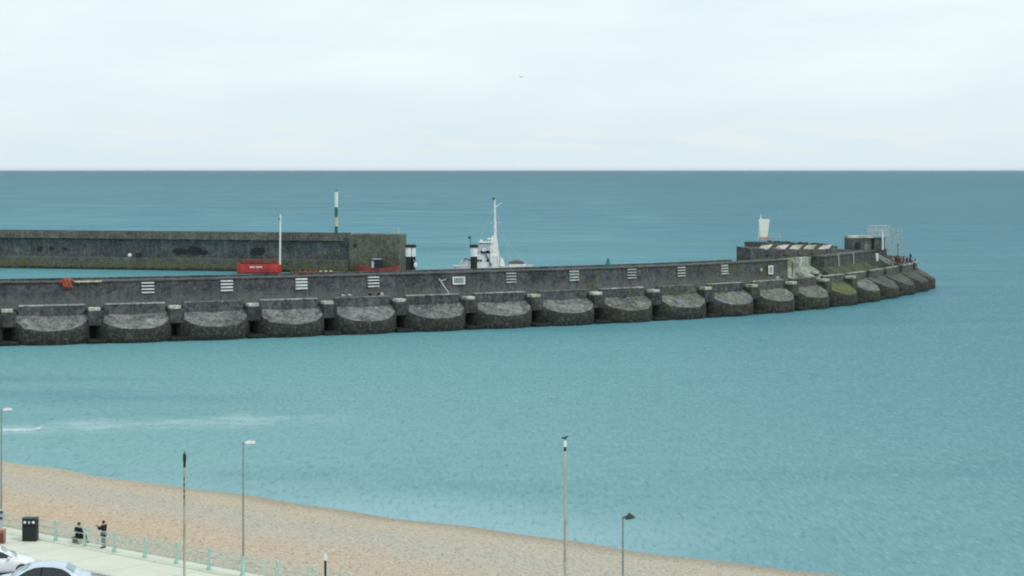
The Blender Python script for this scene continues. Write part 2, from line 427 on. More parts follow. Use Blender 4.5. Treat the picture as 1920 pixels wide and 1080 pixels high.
# ------------------------------------------------------------------ breakwater front line
FRONT = [(-106.8, 304.6), (-93.9, 308.0), (-80.94, 311.7), (-67.61, 315.72), (-55.14, 320.5), (-42.93, 325.9), (-30.87, 331.63), (-18.91, 337.56), (-7.04, 343.67), (4.7, 350.03),
         (16.23, 356.75), (27.44, 364.0), (38.19, 371.92), (48.31, 380.63), (57.65, 390.16), (66.1, 400.49), (73.62, 411.52), (80.32, 423.06), (86.47, 434.91), (92.3, 446.9),
         (98.0, 459.0), (101.6, 471.6), (101.9, 485.0), (98.6, 498.0), (91.0, 510.2), (83.2, 521.0)]
T0 = -2   # index of the first front point
def FP(t):
    k = t-T0; i = max(1, min(len(FRONT)-3, int(math.floor(k)))); w = k-i
    p = [Vector(FRONT[j]) for j in (i-1, i, i+1, i+2)]
    pos = .5*((2*p[1])+(p[2]-p[0])*w+(2*p[0]-5*p[1]+4*p[2]-p[3])*w*w+(3*p[1]-p[0]-3*p[2]+p[3])*w**3)
    d = .5*((p[2]-p[0])+2*(2*p[0]-5*p[1]+4*p[2]-p[3])*w+3*(3*p[1]-p[0]-3*p[2]+p[3])*w*w)
    d.normalize(); return pos, Vector((-d.y, d.x)), d
def BP(t, d, z=0):
    p, n, _ = FP(t); q = p+n*d; return Vector((q.x, q.y, z))
def heading(t): d = FP(t)[2]; return math.atan2(d.y, d.x)
def t_at(px, d):
    lo, hi = -1., 19.
    for _ in range(50):
        mid = (lo+hi)/2; q = BP(mid, d)
        if 960+F*q.x/q.y < px: lo = mid
        else: hi = mid
    return lo
def sweep(m, t0, t1, prof, step=.1, mi=0):
    """prof: function t -> list of (d, z), closed section"""
    n = max(1, int(math.ceil((t1-t0)/step)))
    m.loft([[tuple(BP(t0+(t1-t0)*i/n, d, z)) for d, z in prof(t0+(t1-t0)*i/n)] for i in range(n+1)], mi)
def rel(m, o):     # shift a mesh given in world coordinates to its parent's frame
    m.v = [(x-o.location.x, y-o.location.y, z-o.location.z) for x, y, z in m.v]; return m

bw = thing('breakwater', 'long curving dark concrete breakwater of round caissons with a parapet and upper wall', 'breakwater', tuple(BP(6, 8, 0)))
TE = 22.0
# walkway body
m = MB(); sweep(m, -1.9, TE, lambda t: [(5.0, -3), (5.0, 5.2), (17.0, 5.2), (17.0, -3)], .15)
rel(m, bw).build('base_wall', M['conc_gap_shade'], bw)  # wall coloured near black so the caisson gaps look shaded
# caissons
def caisson_mesh(seed):
    r = random.Random(seed); RAD = 6.1; n = 44; m = MB()
    ang = [2*math.pi*k/n-math.pi/2 for k in range(n)]
    def top(x, y):
        d = y+RAD
        if d > 5.2: return 4.75
        return 2.15+2.6*(d/5.2)-.28*max(0., 1-(x*x)/30.)*math.sin(math.pi*min(1, d/5.2))
    rims = []
    j = [r.uniform(-.035, .035)-(r.uniform(.1, .3) if r.random() < .05 else 0) for _ in range(n)]
    levels = []
    for fr in (-3.0, 0.0, .45, .85, 1.0):
        ring = []
        for k, a in enumerate(ang):
            rr = RAD*(1+r.uniform(-.004, .004)) - (.18 if fr == 1.0 else 0)
            ca, sa = math.cos(a), math.sin(a); x, y = 1.055*rr*math.copysign(abs(ca)**.92, ca), rr*math.copysign(abs(sa)**.86, sa); zt = top(x, y)+j[k]
            ring.append((x, y, -3.0 if fr == -3.0 else zt*fr+(.05 if fr == 1. else 0)))
        levels.append(ring)
    m.loft(levels, 0, False)
    ring0 = levels[-1]; prev = ring0
    rings = [ring0]
    for q in (.8, .55, .3):
        rings.append([(x*q, y*q-.0, top(x*q, y*q)+r.uniform(-.04, .04)) for x, y, z in ring0])
    m.loft(rings, 1, False)
    b = len(m.v); m.v.append((0, 0, 4.75)); last = b-n
    for k in range(n): m.f.append((last+k, last+(k+1) % n, b)); m.m.append(1)
    return m
variants = []
for sd in range(6):
    variants.append(caisson_mesh(sd+3))
protos = []
for i in range(-2, 21):
    a, b = FP(i+.09)[0], FP(i+1.09)[0]; mid = (a+b)/2; hd = math.atan2((b-a).y, (b-a).x)
    nn = Vector((-math.sin(hd), math.cos(hd))); c = mid+nn*6.1
    loc = (c.x-bw.location.x, c.y-bw.location.y, 0)
    if i == 13:
        o = caisson_mesh(11).build('caisson', [M['conc_caisson'], M['conc_algae']], bw, loc, hd, True, 35)
        o['label'] = 'caisson with bright yellow green weed on its sloping top'
    elif i > 14:
        o = caisson_mesh(20+i).build('caisson', [M['conc_caisson'], M['conc_dark']], bw, loc, hd, True, 35)
    elif len(protos) < 6:
        o = variants[len(protos)].build('caisson', [M['conc_caisson'], M['conc_pale']], bw, loc, hd, True, 35); protos.append(o)
    else:
        o = protos[(i*5+2) % 6].copy(); col.objects.link(o); o.parent = bw; o.location = loc; o.rotation_euler = (0, 0, hd)
# parapets between the gaps, filler blocks with pale caps in the gaps
for i in range(-2, 21):
    pr = lambda t: [(4.72, 4.3), (4.72, 5.98), (5.42, 5.98), (5.42, 5.0)]
    m = MB(); sweep(m, i+.22, i+.99, pr, .2)
    o = rel(m, bw).build('parapet', M['conc_dark'], bw)
    m = MB(); sweep(m, i+.225, i+.985, lambda t: [(4.64, 5.985), (4.64, 6.17), (5.5, 6.17), (5.5, 5.985)], .2)
    rel(m, bw).build('coping', M['conc_edge'] if i > 12 or i % 5 in (0, 1, 3) else M['conc_pale'], o)
    p = BP(i+.105, 3.1); hd = heading(i+.1)
    if i < 15:
        m = MB(); m.box((0, .75, 3.95), (2.5, 2.3, 2.4), 0, 0, 1, .12)
        o = m.build('filler_block', M['conc_caisson'], bw, (p.x-bw.location.x, p.y-bw.location.y, 0), hd)
        m = MB(); m.box((-.2, .6, 5.42), (1.8, 1.7, .52), 0, 0, 1, .06)
        m.build('cap_slab', M['conc_cap'], o)
    m = MB(); m.box((0, -.2, -1.35), (3.2, 4.0, 4.0), 0, 0, 1, .3); m.build('gap_shade_block', M['conc_gap_shade'], bw, (p.x-bw.location.x, p.y-bw.location.y, 0), hd)  # dark block added in each gap as painted shade along the waterline
# upper wall with its coping
tA1 = t_at(1478, 9.5); tB0 = t_at(1546, 9.5); tB1 = t_at(1664, 9.5)
for (a, b) in ((-1.9, tA1), (tB0, tB1)):
    m = MB(); sweep(m, a, b, lambda t: [(9.5, 5.19), (9.72, 9.45), (13.6, 9.45), (13.6, 5.19)], .15)
    o = rel(m, bw).build('upper_wall', M['conc_wall'], bw)
    m = MB(); sweep(m, a+.003, b-.003, lambda t: [(9.5, 9.453), (9.5, 9.68), (13.75, 9.68), (13.75, 9.453)], .15)
    rel(m, bw).build('coping', M['conc_rear'], o)
    if a < 0:      # raised kerb along the harbour side of the top
        m = MB(); sweep(m, a+.01, t_at(1372, 13), lambda t: [(13.0, 9.683), (13.0, 10.02), (13.5, 10.02), (13.5, 9.683)], .15)
        rel(m, bw).build('harbour_kerb', M['conc_dark'], o)
# bleached ramp in the opening of the wall
m = MB(); sweep(m, tA1+.002, tB0-.002, lambda t: [(8.0, 5.205), (12.6, 7.6), (12.6, 9.5), (14.4, 9.55), (14.4, 5.1), (8.0, 5.1)], .1)
rel(m, bw).build('ramp', M['conc_ramp'], bw)
for q in (.25, .7):
    p = BP(tA1+(tB0-tA1)*q, 9.6, 6.2); m = MB(); m.blob(tuple(p), (1.3, .9, .7), 9, 6, 0, .25); rel(m, bw).build('rubble', M['conc_edge'], bw)

m = MB(); sweep(m, tB0-.15, tB1+.3, lambda t: [(6.4, 5.21), (9.44, 7.3), (9.44, 5.1), (6.4, 5.1)], .1)
rel(m, bw).build('mossy_bank', M['conc_green'], bw)
m = MB(); sweep(m, 17.25, 20.5, lambda t: [(5.56, 5.21), (5.6, 6.25), (9.58, 6.3), (9.58, 5.21)], .15)
rel(m, bw).build('tip_step', M['conc_green'], bw)

# ------------------------------------------------------------------ tiered rear wall at the head
tr0, tr1 = t_at(1381, 17.5), t_at(1597, 13.9); tu0, tu1 = t_at(1396, 21.5), t_at(1412, 21.5)
rw = thing('tiered_wall', 'stepped concrete wall at the breakwater head with five pale slanting buttress tops', 'wall', tuple(BP(tr0, 16, 9.7)))
def lerp(a, b, w): return a+(b-a)*w
def rfrac(t): return (t-tr0)/(tr1-tr0)
m = MB(); sweep(m, tr0, tr1, lambda t: [(13.95, 4), (13.95, lerp(11.9, 9.9, rfrac(t))), (17.5, lerp(12.3, 10.1, rfrac(t))), (17.5, 4)], .15)
rel(m, rw).build('lower_tier', M['conc_dark'], rw)
m = MB(); sweep(m, tu0, tu1-.005, lambda t: [(17.4, 4), (17.6, 12.9), (21.5, 12.9), (21.5, 4)], .1)
sweep(m, tu1, tr1+.1, lambda t: [(17.4, 4), (17.6, lerp(13.5, 10.6, rfrac(t))), (21.5, lerp(13.7, 10.8, rfrac(t))), (21.5, 4)], .15)
rel(m, rw).build('upper_tier', M['conc_rear'], rw)
m = MB()
for i in range(46):
    w = (i+.5)/46; t = tu1+.05+(tr1-tu1-.1)*w; q = BP(t, 17.9+rnd.uniform(0, .8), lerp(13.65, 10.75, rfrac(t)))
    s_ = rnd.uniform(.18, .42); m.blob((q.x, q.y, q.z), (s_*1.3, s_, s_*.8), 7, 5, 0, .3)
rel(m, rw).build('rubble_line', M['rock'], rw)
for i, px in enumerate((1428, 1459, 1486, 1512, 1541)):
    t = t_at(px, 15.3); w = rfrac(t); q = BP(t, 14.6)
    zb = lerp(11.6, 9.95, w)
    m = MB(); L = 3.3
    # wedge whose pale top rises to the right and to the back
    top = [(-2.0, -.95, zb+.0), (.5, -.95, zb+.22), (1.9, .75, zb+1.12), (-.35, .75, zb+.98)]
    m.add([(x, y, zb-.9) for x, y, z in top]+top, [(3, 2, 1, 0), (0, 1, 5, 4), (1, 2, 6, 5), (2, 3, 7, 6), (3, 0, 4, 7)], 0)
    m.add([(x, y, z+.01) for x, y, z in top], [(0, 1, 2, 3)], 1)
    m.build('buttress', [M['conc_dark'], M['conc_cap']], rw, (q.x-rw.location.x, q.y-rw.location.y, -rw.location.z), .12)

# ------------------------------------------------------------------ white tower and head buildings
p = at(1432, 404, 446)
tw = thing('daymark_tower', 'white daymark tower slightly wider at the top, on a faded pink base with a pole', 'daymark', (p[0], 404, 13.55))
m = MB(); m.box((0, 0, .35), (2.3, 1.6, .7), 0, 0, .8, .05); m.build('base', M['pinkbase'], tw)
m = MB(); m.loft([[(-x0, -.45, z), (x0+sh, -.45, z), (x0+sh, .45, z), (-x0, .45, z)] for z, x0, sh in ((.7, .72, -.05), (2.0, .88, -.0), (3.3, .98, .08), (4.15, 1.0, .14), (4.3, .95, .12))])
m.build('tower_body', M['offwhite'], tw)
m = MB(); m.tube([(-.62, -.1, 4.25), (-.62, -.1, 5.3)], [.14, .05], 8); m.build('pole', M['white'], tw)
m = MB(); m.prism([(-1.15, .1), (-.55, .1), (-.75, 3.4), (-.98, 3.2)], -.25, .25); m.build('side_fin', M['offwhite'], tw)
p = at(1453, 405)
gr = thing('guard_rail', 'thin pale guard rail beside the white daymark tower', 'railing', (p, 405, 13.5))
for k in range(4):
    m = MB(); m.tube([(-1.2+.8*k, 0, 0), (-1.2+.8*k, 0, 1.35)], .045, 6); m.build('post', M['palegrey'], gr)
m = MB(); m.tube([(-1.25, 0, 1.35), (1.25, 0, 1.35)], .05, 6).tube([(-1.25, 0, .75), (1.25, 0, .75)], .04, 6); m.build('rail', M['palegrey'], gr)

def Z(py, Y): return H-(py-318)/F*Y
Yb = 452.
bx = at(1606, Yb)
bh = thing('blockhouse', 'low dark concrete blockhouse with an overhanging pale roof at the breakwater head', 'building', (bx, Yb, 9.6))
m = MB(); m.box((-.5, 0, 1.2), (3.2, 4, 3.0), .25, 0, 1, .05); m.build('wall', M['conc_dark'], bh)
m = MB(); m.box((2.25, 1.2, 1.4), (2.3, 3, 3.0), .25, 0, 1, .05); m.build('annex_wall', M['conc_ramp'], bh)
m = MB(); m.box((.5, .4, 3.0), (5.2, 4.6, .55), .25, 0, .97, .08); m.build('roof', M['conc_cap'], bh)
m = MB(); m.box((-.1, -2.05, .9), (1.0, .12, 1.9), .25); m.build('door', M['black'], bh)
kx = at(1645, Yb)
kk = thing('kiosk', 'small dark flat roofed kiosk between the blockhouse and the white post', 'hut', (kx, Yb, 9.7))
m = MB(); m.box((0, 0, 1.25), (2.6, 2.4, 2.5), .25, 0, 1, .05); m.build('wall', M['conc_dark'], kk)
m = MB(); m.box((0, 0, 2.62), (2.9, 2.7, .22), .25, 0, 1, .04); m.build('roof', M['darksteel'], kk)
m = MB(); m.box((-.25, -1.24, 1.05), (.8, .06, 1.8), .25); m.build('door', M['black'], kk)
m = MB(); t = tB1
sl = MB(); sweep(sl, t_at(1618, 13.9), t_at(1660, 13.9), lambda t: [(13.8, 5), (13.8, 9.5), (17, 10.0), (17, 5)], .1)
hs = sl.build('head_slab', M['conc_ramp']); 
tag(hs, 'pale sloping concrete slab in front of the small kiosk', 'slab')
# lattice gantry
gx = at(1648, 456)
ga = thing('gantry', 'pale lattice steel gantry standing over the breakwater head huts', 'gantry', (gx, 456, 9.6))
W2, ZL, ZT = 2.3, 3.2, 5.4
for sx in (-1, 1):
    m = MB(); m.tube([(sx*W2, 0, 0), (sx*W2, 0, ZT)], .09, 6).tube([(sx*W2, 1.6, 0), (sx*W2, 1.6, ZT)], .09, 6); m.build('leg', M['palegrey'], ga)
m = MB()
for y in (0, 1.6):
    for z in (ZL, (ZL+ZT)/2, ZT): m.tube([(-W2, y, z), (W2, y, z)], .08, 6)
    for k in range(6):
        xa, xb = -W2+2*W2*k/6, -W2+2*W2*(k+1)/6
        m.tube([(xa, y, ZL if k % 2 else ZT), (xb, y, ZT if k % 2 else ZL)], .06, 5)
        m.tube([(xb, y, ZL), (xb, y, ZT)], .05, 5)
m.build('truss', M['palegrey'], ga)
wx = at(1655, 449)
wp = thing('white_post', 'short thick white post in front of the pale gantry', 'post', (wx, 449, 9.7))
m = MB(); m.tube([(0, 0, 0), (0, 0, 4.1)], .2, 8); m.build('shaft', M['white'], wp)
m = MB(); m.lathe([(.3, 4.1), (.3, 4.25), (.1, 4.4)], (0, 0, 0), 8); m.build('cap', M['palegrey'], wp)
fx0, fx1 = at(1664, 462), at(1692, 462)
fe = thing('mesh_fence', 'tall pale see-through mesh fence at the end of the head', 'fence', ((fx0+fx1)/2, 462, 9.0))
fw = (fx1-fx0)/2
for k in range(4):
    m = MB(); x = -fw+2*fw*k/3; m.tube([(x, 0, -3.6), (x, 0, 5.4)], .055, 6); m.build('post', M['slat'], fe)
m = MB()
for k in range(22): x = -fw+2*fw*k/21; m.tube([(x, .05, -1), (x, .05, 5.2)], .022, 4, 0, False)
for k in range(18): z = -1+6.2*k/17; m.tube([(-fw, .05, z), (fw, .05, z)], .022, 4, 0, False)
m.build('mesh', M['slat'], fe)
# stairs at the head
st0 = Vector(at(1644, 441, 484)); st1 = Vector(at(1674, 451, 501))
stt = thing('stair', 'steep stair with pale handrails going down at the end of the upper wall', 'stair', tuple(st1))
m = MB(); N = 9
for k in range(N):
    w = k/(N-1); q = st0.lerp(st1, w)-st1
    m.box((q.x, q.y+.6, q.z-.15-.0), (.55, 1.6, .16), .7)
m.build('tread', M['conc_pale'], stt)
for s_ in (-.4, 1.5):
    m = MB(); a = st0-st1+Vector((0, s_, .95)); b = Vector((0, s_, .95)); m.tube([a, b], .09, 6)
    m.tube([a-Vector((0, 0, .5)), b-Vector((0, 0, .5))], .06, 6)
    for k in range(5): q = a.lerp(b, k/4); m.tube([q, q-Vector((0, 0, 1.0))], .05, 6)
    m.build('handrail', M['slat'], stt)
px_ = st0+Vector((0, -.3, 0))
po = thing('stair_post', 'stubby white post at the top of the head stair', 'post', (px_.x, px_.y, px_.z-.6))
m = MB(); m.lathe([(.28, 0), (.26, 1.5), (.2, 1.7), (.05, 1.75)], (0, 0, 0), 10); m.build('shaft', M['white'], po)
# light and dark poles on upper wall of the head
for px, lab in ((1573, 'thin pale ladder on the dark head wall below the rear tier end'), (1601, 'thin pale ladder on the dark head wall below the blockhouse')):
    t = t_at(px, 9.4); q = BP(t, 9.32, 5.3); hd = heading(t)
    l = thing('wall_ladder', lab, 'ladder', tuple(q), hd, 'ladders on the head wall')
    for s_ in (-.22, .22):
        m = MB(); m.tube([(s_, 0, 0), (s_, .2, 4.6)], .06, 6); m.build('stile', M['slat'], l)
    for k in range(11):
        m = MB(); m.tube([(-.22, .018*k, .35+.4*k), (.22, .018*k, .35+.4*k)], .045, 5); m.build('rung', M['slat'], l)
for k in range(16):
    q = BP(15.5+4.2*k/15+rnd.uniform(-.1, .1), rnd.uniform(7.0, 9.2), 5.6 if k < 7 else 6.3); r_ = rnd.uniform(.25, .6)
    m = MB(); m.blob((q.x, q.y, q.z+.1), (r_*1.3, r_, r_*.8), 8, 6, 0, .25); rel(m, bw).build('rubble', M['rock'], bw)
for k in range(14):
    q = BP(15.2+4.6*k/13, 5.1, 6.1)
    m = MB(); m.tube([(q.x, q.y, q.z), (q.x, q.y, q.z+.75)], .06, 5); rel(m, bw).build('rail_post', M['darksteel'], bw)
# boulders and a dark mast at the tip
for i, (px, py, Y, r, lab) in enumerate(((1684, 487, 466, 1.0, 'large dark weedy boulder under the thin mast on the breakwater tip'), (1694, 487, 467, .85, 'dark boulder behind the figures on the breakwater tip'),
                                         (1703, 489, 467, .7, 'smaller dark boulder beside the outermost figure on the breakwater tip'))):
    p = at(px, Y, py); m = MB(); m.blob((0, 0, 0), (r*1.2, r, r*.95), 12, 8, 0, .16)
    m.blob((r*.8, -.3, -.5), (r*.7, r*.6, r*.7), 10, 7, 0, .2)
    tag(m.build('boulder', M['rock'], None, p), lab, 'boulder', 'boulders on the breakwater tip')
    m2 = None
m = MB(); sweep(m, 16.9, 20.5, lambda t: [(9.6, 5.1), (9.8, lerp(8.6, 6.2, (t-16.9)/3.6)), (16, lerp(8.8, 6.2, (t-16.9)/3.6)), (16, 5.1)], .2)
rel(m, bw).build('head_deck', M['conc_dark'], bw)
p = at(1683.5, 460, 484)
ms = thing('thin_mast', 'thin dark mast above the boulders on the breakwater tip', 'mast', p)
m = MB(); m.tube([(0, 0, -1), (0, 0, 3.0)], [.1, .06], 6); m.build('pole', M['darksteel'], ms)
m = MB(); m.lathe([(.02, 2.9), (.16, 3.0), (.16, 3.3), (.02, 3.4)], (0, 0, 0), 8); m.build('lamp', M['darksteel'], ms)

# ------------------------------------------------------------------ signs on the upper wall
marks = [(277, 'striped marker of four bright slats near the orange barrier, leftmost on the wall'), (425, 'striped marker of four white slats just below the left end of the long red boat'),
         (565, 'striped marker of four white slats below the low pontoon between the red boats'), (700, 'striped marker of four white slats under the red boat with black wheelhouse'),
         (958, 'striped marker of four greenish slats below the white vessel cabin'), (1076, 'striped marker of greenish slats just left of the small green beacon'),
         (1184, 'striped marker of greenish slats right of the small green beacon'), (1277, 'striped marker of faded slats midway between green beacon and head'),
         (1358, 'striped marker of faded slats just left of the tiered head wall')]
def wall_frame(px): t = t_at(px, 9.6); return t, heading(t)
for i, (px, lab) in enumerate(marks):
    t, hd = wall_frame(px); q = BP(t, 9.6)
    o = thing('striped_marker', lab, 'wall marker', (q.x, q.y, 7.3), hd, 'striped markers along the breakwater wall')
    w = 2.15
    for k in range(4):
        m = MB(); m.box((0, -.09+.0287*k-.04, .25+.53*k), (w, .16, .27+.05*((i*7+k*3) % 3-1)), 0, 0, 1, .03)
        m.build('slat', M['white'] if i < 4 else M['slat'], o)
    for sx in (-.8, .8):
        m = MB(); m.box((sx, .02, 1.05), (.12, .12, 2.0)); m.build('batten', M['darksteel'], o)
def sign(px, py, w, h, lab, kind):
    t, hd = wall_frame(px); q = BP(t, 9.38); zc = Z(py, q.y)
    o = thing('wall_sign', lab, 'sign', (q.x, q.y, zc-h/2), hd)
    m = MB(); m.box((0, 0, h/2), (w-.3, .06, h-.3)); m.build('panel', M['steel'] if kind else M['slat'], o)
    m = MB()
    for s_ in (-1, 1): m.box((s_*(w-.3)/2, -.05, h/2), (.3, .12, h))
    for s_ in (-1, 1): m.box((0, -.048, h/2+s_*(h-.26)/2), (w-.6, .115, .26))
    m.build('frame', M['white'] if kind else M['offwhite'], o)
    m = MB()
    if kind:
        for (xa, za, xb, zb, th) in ((-.72, .45, -.72, .95, .12), (-.72, .95, -.35, .45, .12), (-.35, .45, -.35, .95, .12), (-.1, .45, .08, .95, .12), (.08, .95, .25, .45, .12), (.4, .42, .85, .98, .14)):
            m.tube([(xa, -.05, za*h/1.4), (xb, -.05, zb*h/1.4)], th*.55, 5)
        m.build('mark', M['slat'], o)
    else:
        for (x, z) in ((-.3, .35), (.15, .3), (-.05, .65), (.32, .75), (-.38, .85), (.1, 1.0)): m.box((x, -.05, z*h/1.4), (.2, .06, .17))
        m.build('mark', M['darksteel'], o)
sign(859, 526, 2.5, 1.4, 'white framed sign with faded lettering right of the leaning white arm', 1)
sign(1443, 506, 1.7, 1.75, 'small square pale sign with dark marks near the tiered head wall', 0)
# pale box light beside the small sign
t, hd = wall_frame(1425); q = BP(t, 9.35, Z(506, BP(t, 9.35).y))
m = MB(); m.box((0, 0, 0), (.55, .3, .6), hd, 0, 1, .05); tag(m.build('lamp_box', M['palegrey'], None, tuple(q)), 'small pale box on the wall just left of the square sign', 'box')
t, hd = wall_frame(1486); q = BP(t-.03, 9.2, 5.2)
m = MB(); m.box((0, 0, 2.0), (.9, .35, 4.2), hd, 0, .9, .05); tag(m.build('wall_pillar', M['conc_ramp'], None, tuple(q)), 'pale pillar on the wall end right of the square sign', 'pillar')
# leaning davit arm
t, hd = wall_frame(829); q = BP(t, 9.2); 
dv = thing('davit', 'leaning white davit arm with a short strut on the upper wall', 'davit', (q.x, q.y, 5.25), hd)
a = Vector((-1.05, -.5, Z(522, q.y)-5.25)); b = Vector((1.0, -1.1, .2))
m = MB(); m.tube([a, b], [.13, .15], 8); m.build('arm', M['slat'], dv)
m = MB(); m.tube([a.lerp(b, .12), a.lerp(b, .12)+Vector((1.5, .75, .15))], .08, 6); m.build('strut', M['palegrey'], dv)
m = MB(); m.box((1.0, -1.1, .1), (.5, .5, .25), 0, 0, 1, .04); m.build('foot', M['darksteel'], dv)

# green beacon on the wall top
t = t_at(1140, 11.5); q = BP(t, 11.5, 9.68)
gb = thing('green_beacon', 'small teal green beacon standing on the breakwater wall top', 'beacon', tuple(q))
m = MB(); m.lathe([(.65, 0), (.62, .5), (.4, .6), (.32, 1.15)], (0, 0, 0), 10); m.build('body', M['teal'], gb)
m = MB(); m.lathe([(.2, 1.15), (.2, 1.5), (.05, 1.7)], (0, 0, 0), 8); m.build('lantern', M['teal'], gb)
# orange barrier over the wall and pale pipe beside it
t, hd = wall_frame(126); q = BP(t, 9.35)
ob = thing('orange_barrier', 'orange red barrier netting hung over the left end of the upper wall', 'barrier', (q.x, q.y, 7.9), hd)
m = MB(); nx, nz = 9, 7
for i in range(nx):
    for j in range(nz):
        x = -.75+1.5*i/(nx-1); z = .7+1.55*j/(nz-1)
        m.v.append((x+.12*math.sin(j*1.7), -.05-.07*math.sin(i*1.9+j), z+.30*math.sin(i*2.1)*max(0, 1-j/3)))
for i in range(nx-1):
    for j in range(nz-1): m.f.append((i*nz+j, (i+1)*nz+j, (i+1)*nz+j+1, i*nz+j+1)); m.m.append(0)
o = m.build('netting', M['orange'], ob, smooth=True); sd = o.modifiers.new('thick', 'SOLIDIFY'); sd.thickness = .05
m = MB(); m.blob((.1, .15, 1.95), (.3, .2, .25), 8, 6); m.build('float', M['offwhite'], ob)
m = MB(); m.blob((-.9, .25, 1.7), (.6, .25, .28), 8, 6, 0, .1).blob((.7, .25, 1.75), (.5, .25, .22), 8, 6, 0, .1); m.build('roll', M['orange'], ob)
t2, hd2 = wall_frame(165); q = BP(t2, 9.3, Z(531, 322))
m = MB(); m.tube([(-2.2, 0, 0), (2.2, 0, 0)], .12, 8)
for k in range(3): m.box((-1.5+1.5*k, .08, 0), (.3, .2, .4))
tag(m.build('pale_pipe', M['yellowwhite'], None, (q.x, q.y, 9.55), hd2), 'pale yellow pipe along the wall edge right of the orange barrier', 'pipe')

# ------------------------------------------------------------------ east breakwater
E0, E1 = Vector((-216.7, 582.3)), Vector((-30.1, 531.5))
ed = (E1-E0).normalized(); eang = math.atan2(ed.y, ed.x); EL = (E1-E0).length
ew = thing('harbour_wall', 'long grey harbour wall across the far side of the entrance with pale end block', 'breakwater', (E1.x, E1.y, 0), eang)
def epx(px):      # local x of picture column px on the wall face
    k = (px-960)/F; s_ = (E1.x-k*E1.y)/(k*ed.y-ed.x); return s_
x_end = epx(655)
m = MB(); m.box(((-EL+x_end)/2, 6.5, 3.75), (EL+x_end, 11, 11.5)); m.build('wall', M['conc_east'], ew)
m = MB(); m.box(((-EL+x_end)/2-1, 3.5, 9.55), (EL+x_end-2, 7.0, 1.95), 0, 0, 1, .06); o = m.build('overhang_band', M['conc_band'], ew)
m = MB(); m.box(((-EL+x_end)/2-1, 3.5, 10.62), (EL+x_end-2, 6.6, .18)); m.build('coping', M['conc_dark'], o)
m = MB(); m.box((x_end/2, 2.5, 3.8), (-x_end, 6.0, 13.6), 0, 0, 1, .25); m.build('end_block', M['conc_eastpale'], ew)
m = MB(); m.box(((-EL+x_end)/2, -.2, .6), (EL+x_end-.2, 3.0, 5.6), 0, 0, 1, .1); m.build('ledge', M['conc_east'], ew)
def recess(x, z, w, h):
    m = MB(); pts = []
    for k in range(14):
        a = 2*math.pi*k/14; j = rnd.uniform(.75, 1.1); pts.append((x+w/2*math.copysign(abs(math.cos(a))**.6, math.cos(a))*j, z+h/2*math.copysign(abs(math.sin(a))**.6, math.sin(a))*j))
    m.prism(pts, .86, 1.4); m.build('dark_opening', M['black'], ew)
for px, w, h, z in ((335, 4.2, 1.9, 5.2), (362, 4.6, 2.4, 5.5), (378, 2.6, 1.5, 5.0), (480, 4.2, 2.2, 5.6), (72, 1.8, 1.4, 5.4), (94, 1.6, 1.0, 5.7), (118, 1.4, 1.0, 5.6)): recess(epx(px), z, w, h)
m = MB(); m.box((epx(667), -.52, 7.4), (1.0, .14, .8)); m.build('hatch', M['black'], ew)
def onledge(px, name, lab, cat, build):
    x = epx(px); p = E1+ed*x+Vector((-ed.y, ed.x))*(-.9); build(thing(name, lab, cat, (p.x, p.y, 3.4), eang))
def tank(o):
    m = MB(); m.lathe([(.3, 0), (.5, .2), (.58, .6), (.4, 1.0), (.1, 1.15)], (0, 0, .1), 12); m.build('shell', M['white'], o, smooth=True)
    m = MB(); m.box((0, 0, .1), (1.2, 1.2, .2)); m.build('plinth', M['conc_dark'], o)
def gear(o):
    m = MB(); m.box((0, 0, .7), (1.5, 1.0, 1.4), 0, 0, .8, .1); m.build('case', M['black'], o)
    m = MB(); m.tube([(.4, 0, 1.4), (.9, 0, 2.0)], .12, 6); m.build('spout', M['darksteel'], o)
onledge(246, 'tank', 'small white tank on the ledge of the far harbour wall', 'tank', tank)
onledge(262, 'pump', 'dark pump case beside the white tank on the far ledge', 'pump', gear)
# striped light column on the harbour wall
x = epx(630); p = E1+ed*x+Vector((-ed.y, ed.x))*4; p.x = at(630.5, p.y)
lc = thing('light_column', 'tall green and white banded light column standing on the far harbour wall', 'beacon', (p.x, p.y, 10.6))
zt = lambda py: Z(py, p.y)-10.6
def band(name, y0, y1, r, mat): m = MB(); m.lathe([(r, zt(y1)), (r, zt(y0))], (0, 0, 0), 12); m.build(name, mat, lc, smooth=True)
band('lower_band', 424, 444, .42, M['darkgreen']); band('lantern', 407, 424, .52, M['yellowwhite']); band('middle_band', 388.5, 407, .42, M['darkgreen']); band('upper_band', 360, 388.5, .5, M['white'])
m = MB()
for z in (407, 424): m.lathe([(.75, zt(z)-.06), (.75, zt(z)+.06)], (0, 0, 0), 12)
m.build('gallery', M['palegrey'], lc)
m = MB(); m.tube([(0, 0, zt(360)), (0, 0, zt(356))], .1, 6); m.build('tip', M['darksteel'], lc)
# small post at the very end of the harbour wall
p = E1+ed*(-1.2)+Vector((-ed.y, ed.x))*2
m = MB(); m.tube([(0, 0, 0), (0, 0, 1.3)], .12, 6).blob((0, 0, 1.35), .2, 8, 6); tag(m.build('end_post', M['yellowwhite'], None, (p.x, p.y, 10.6)), 'short pale post on the end corner of the far harbour wall', 'post')

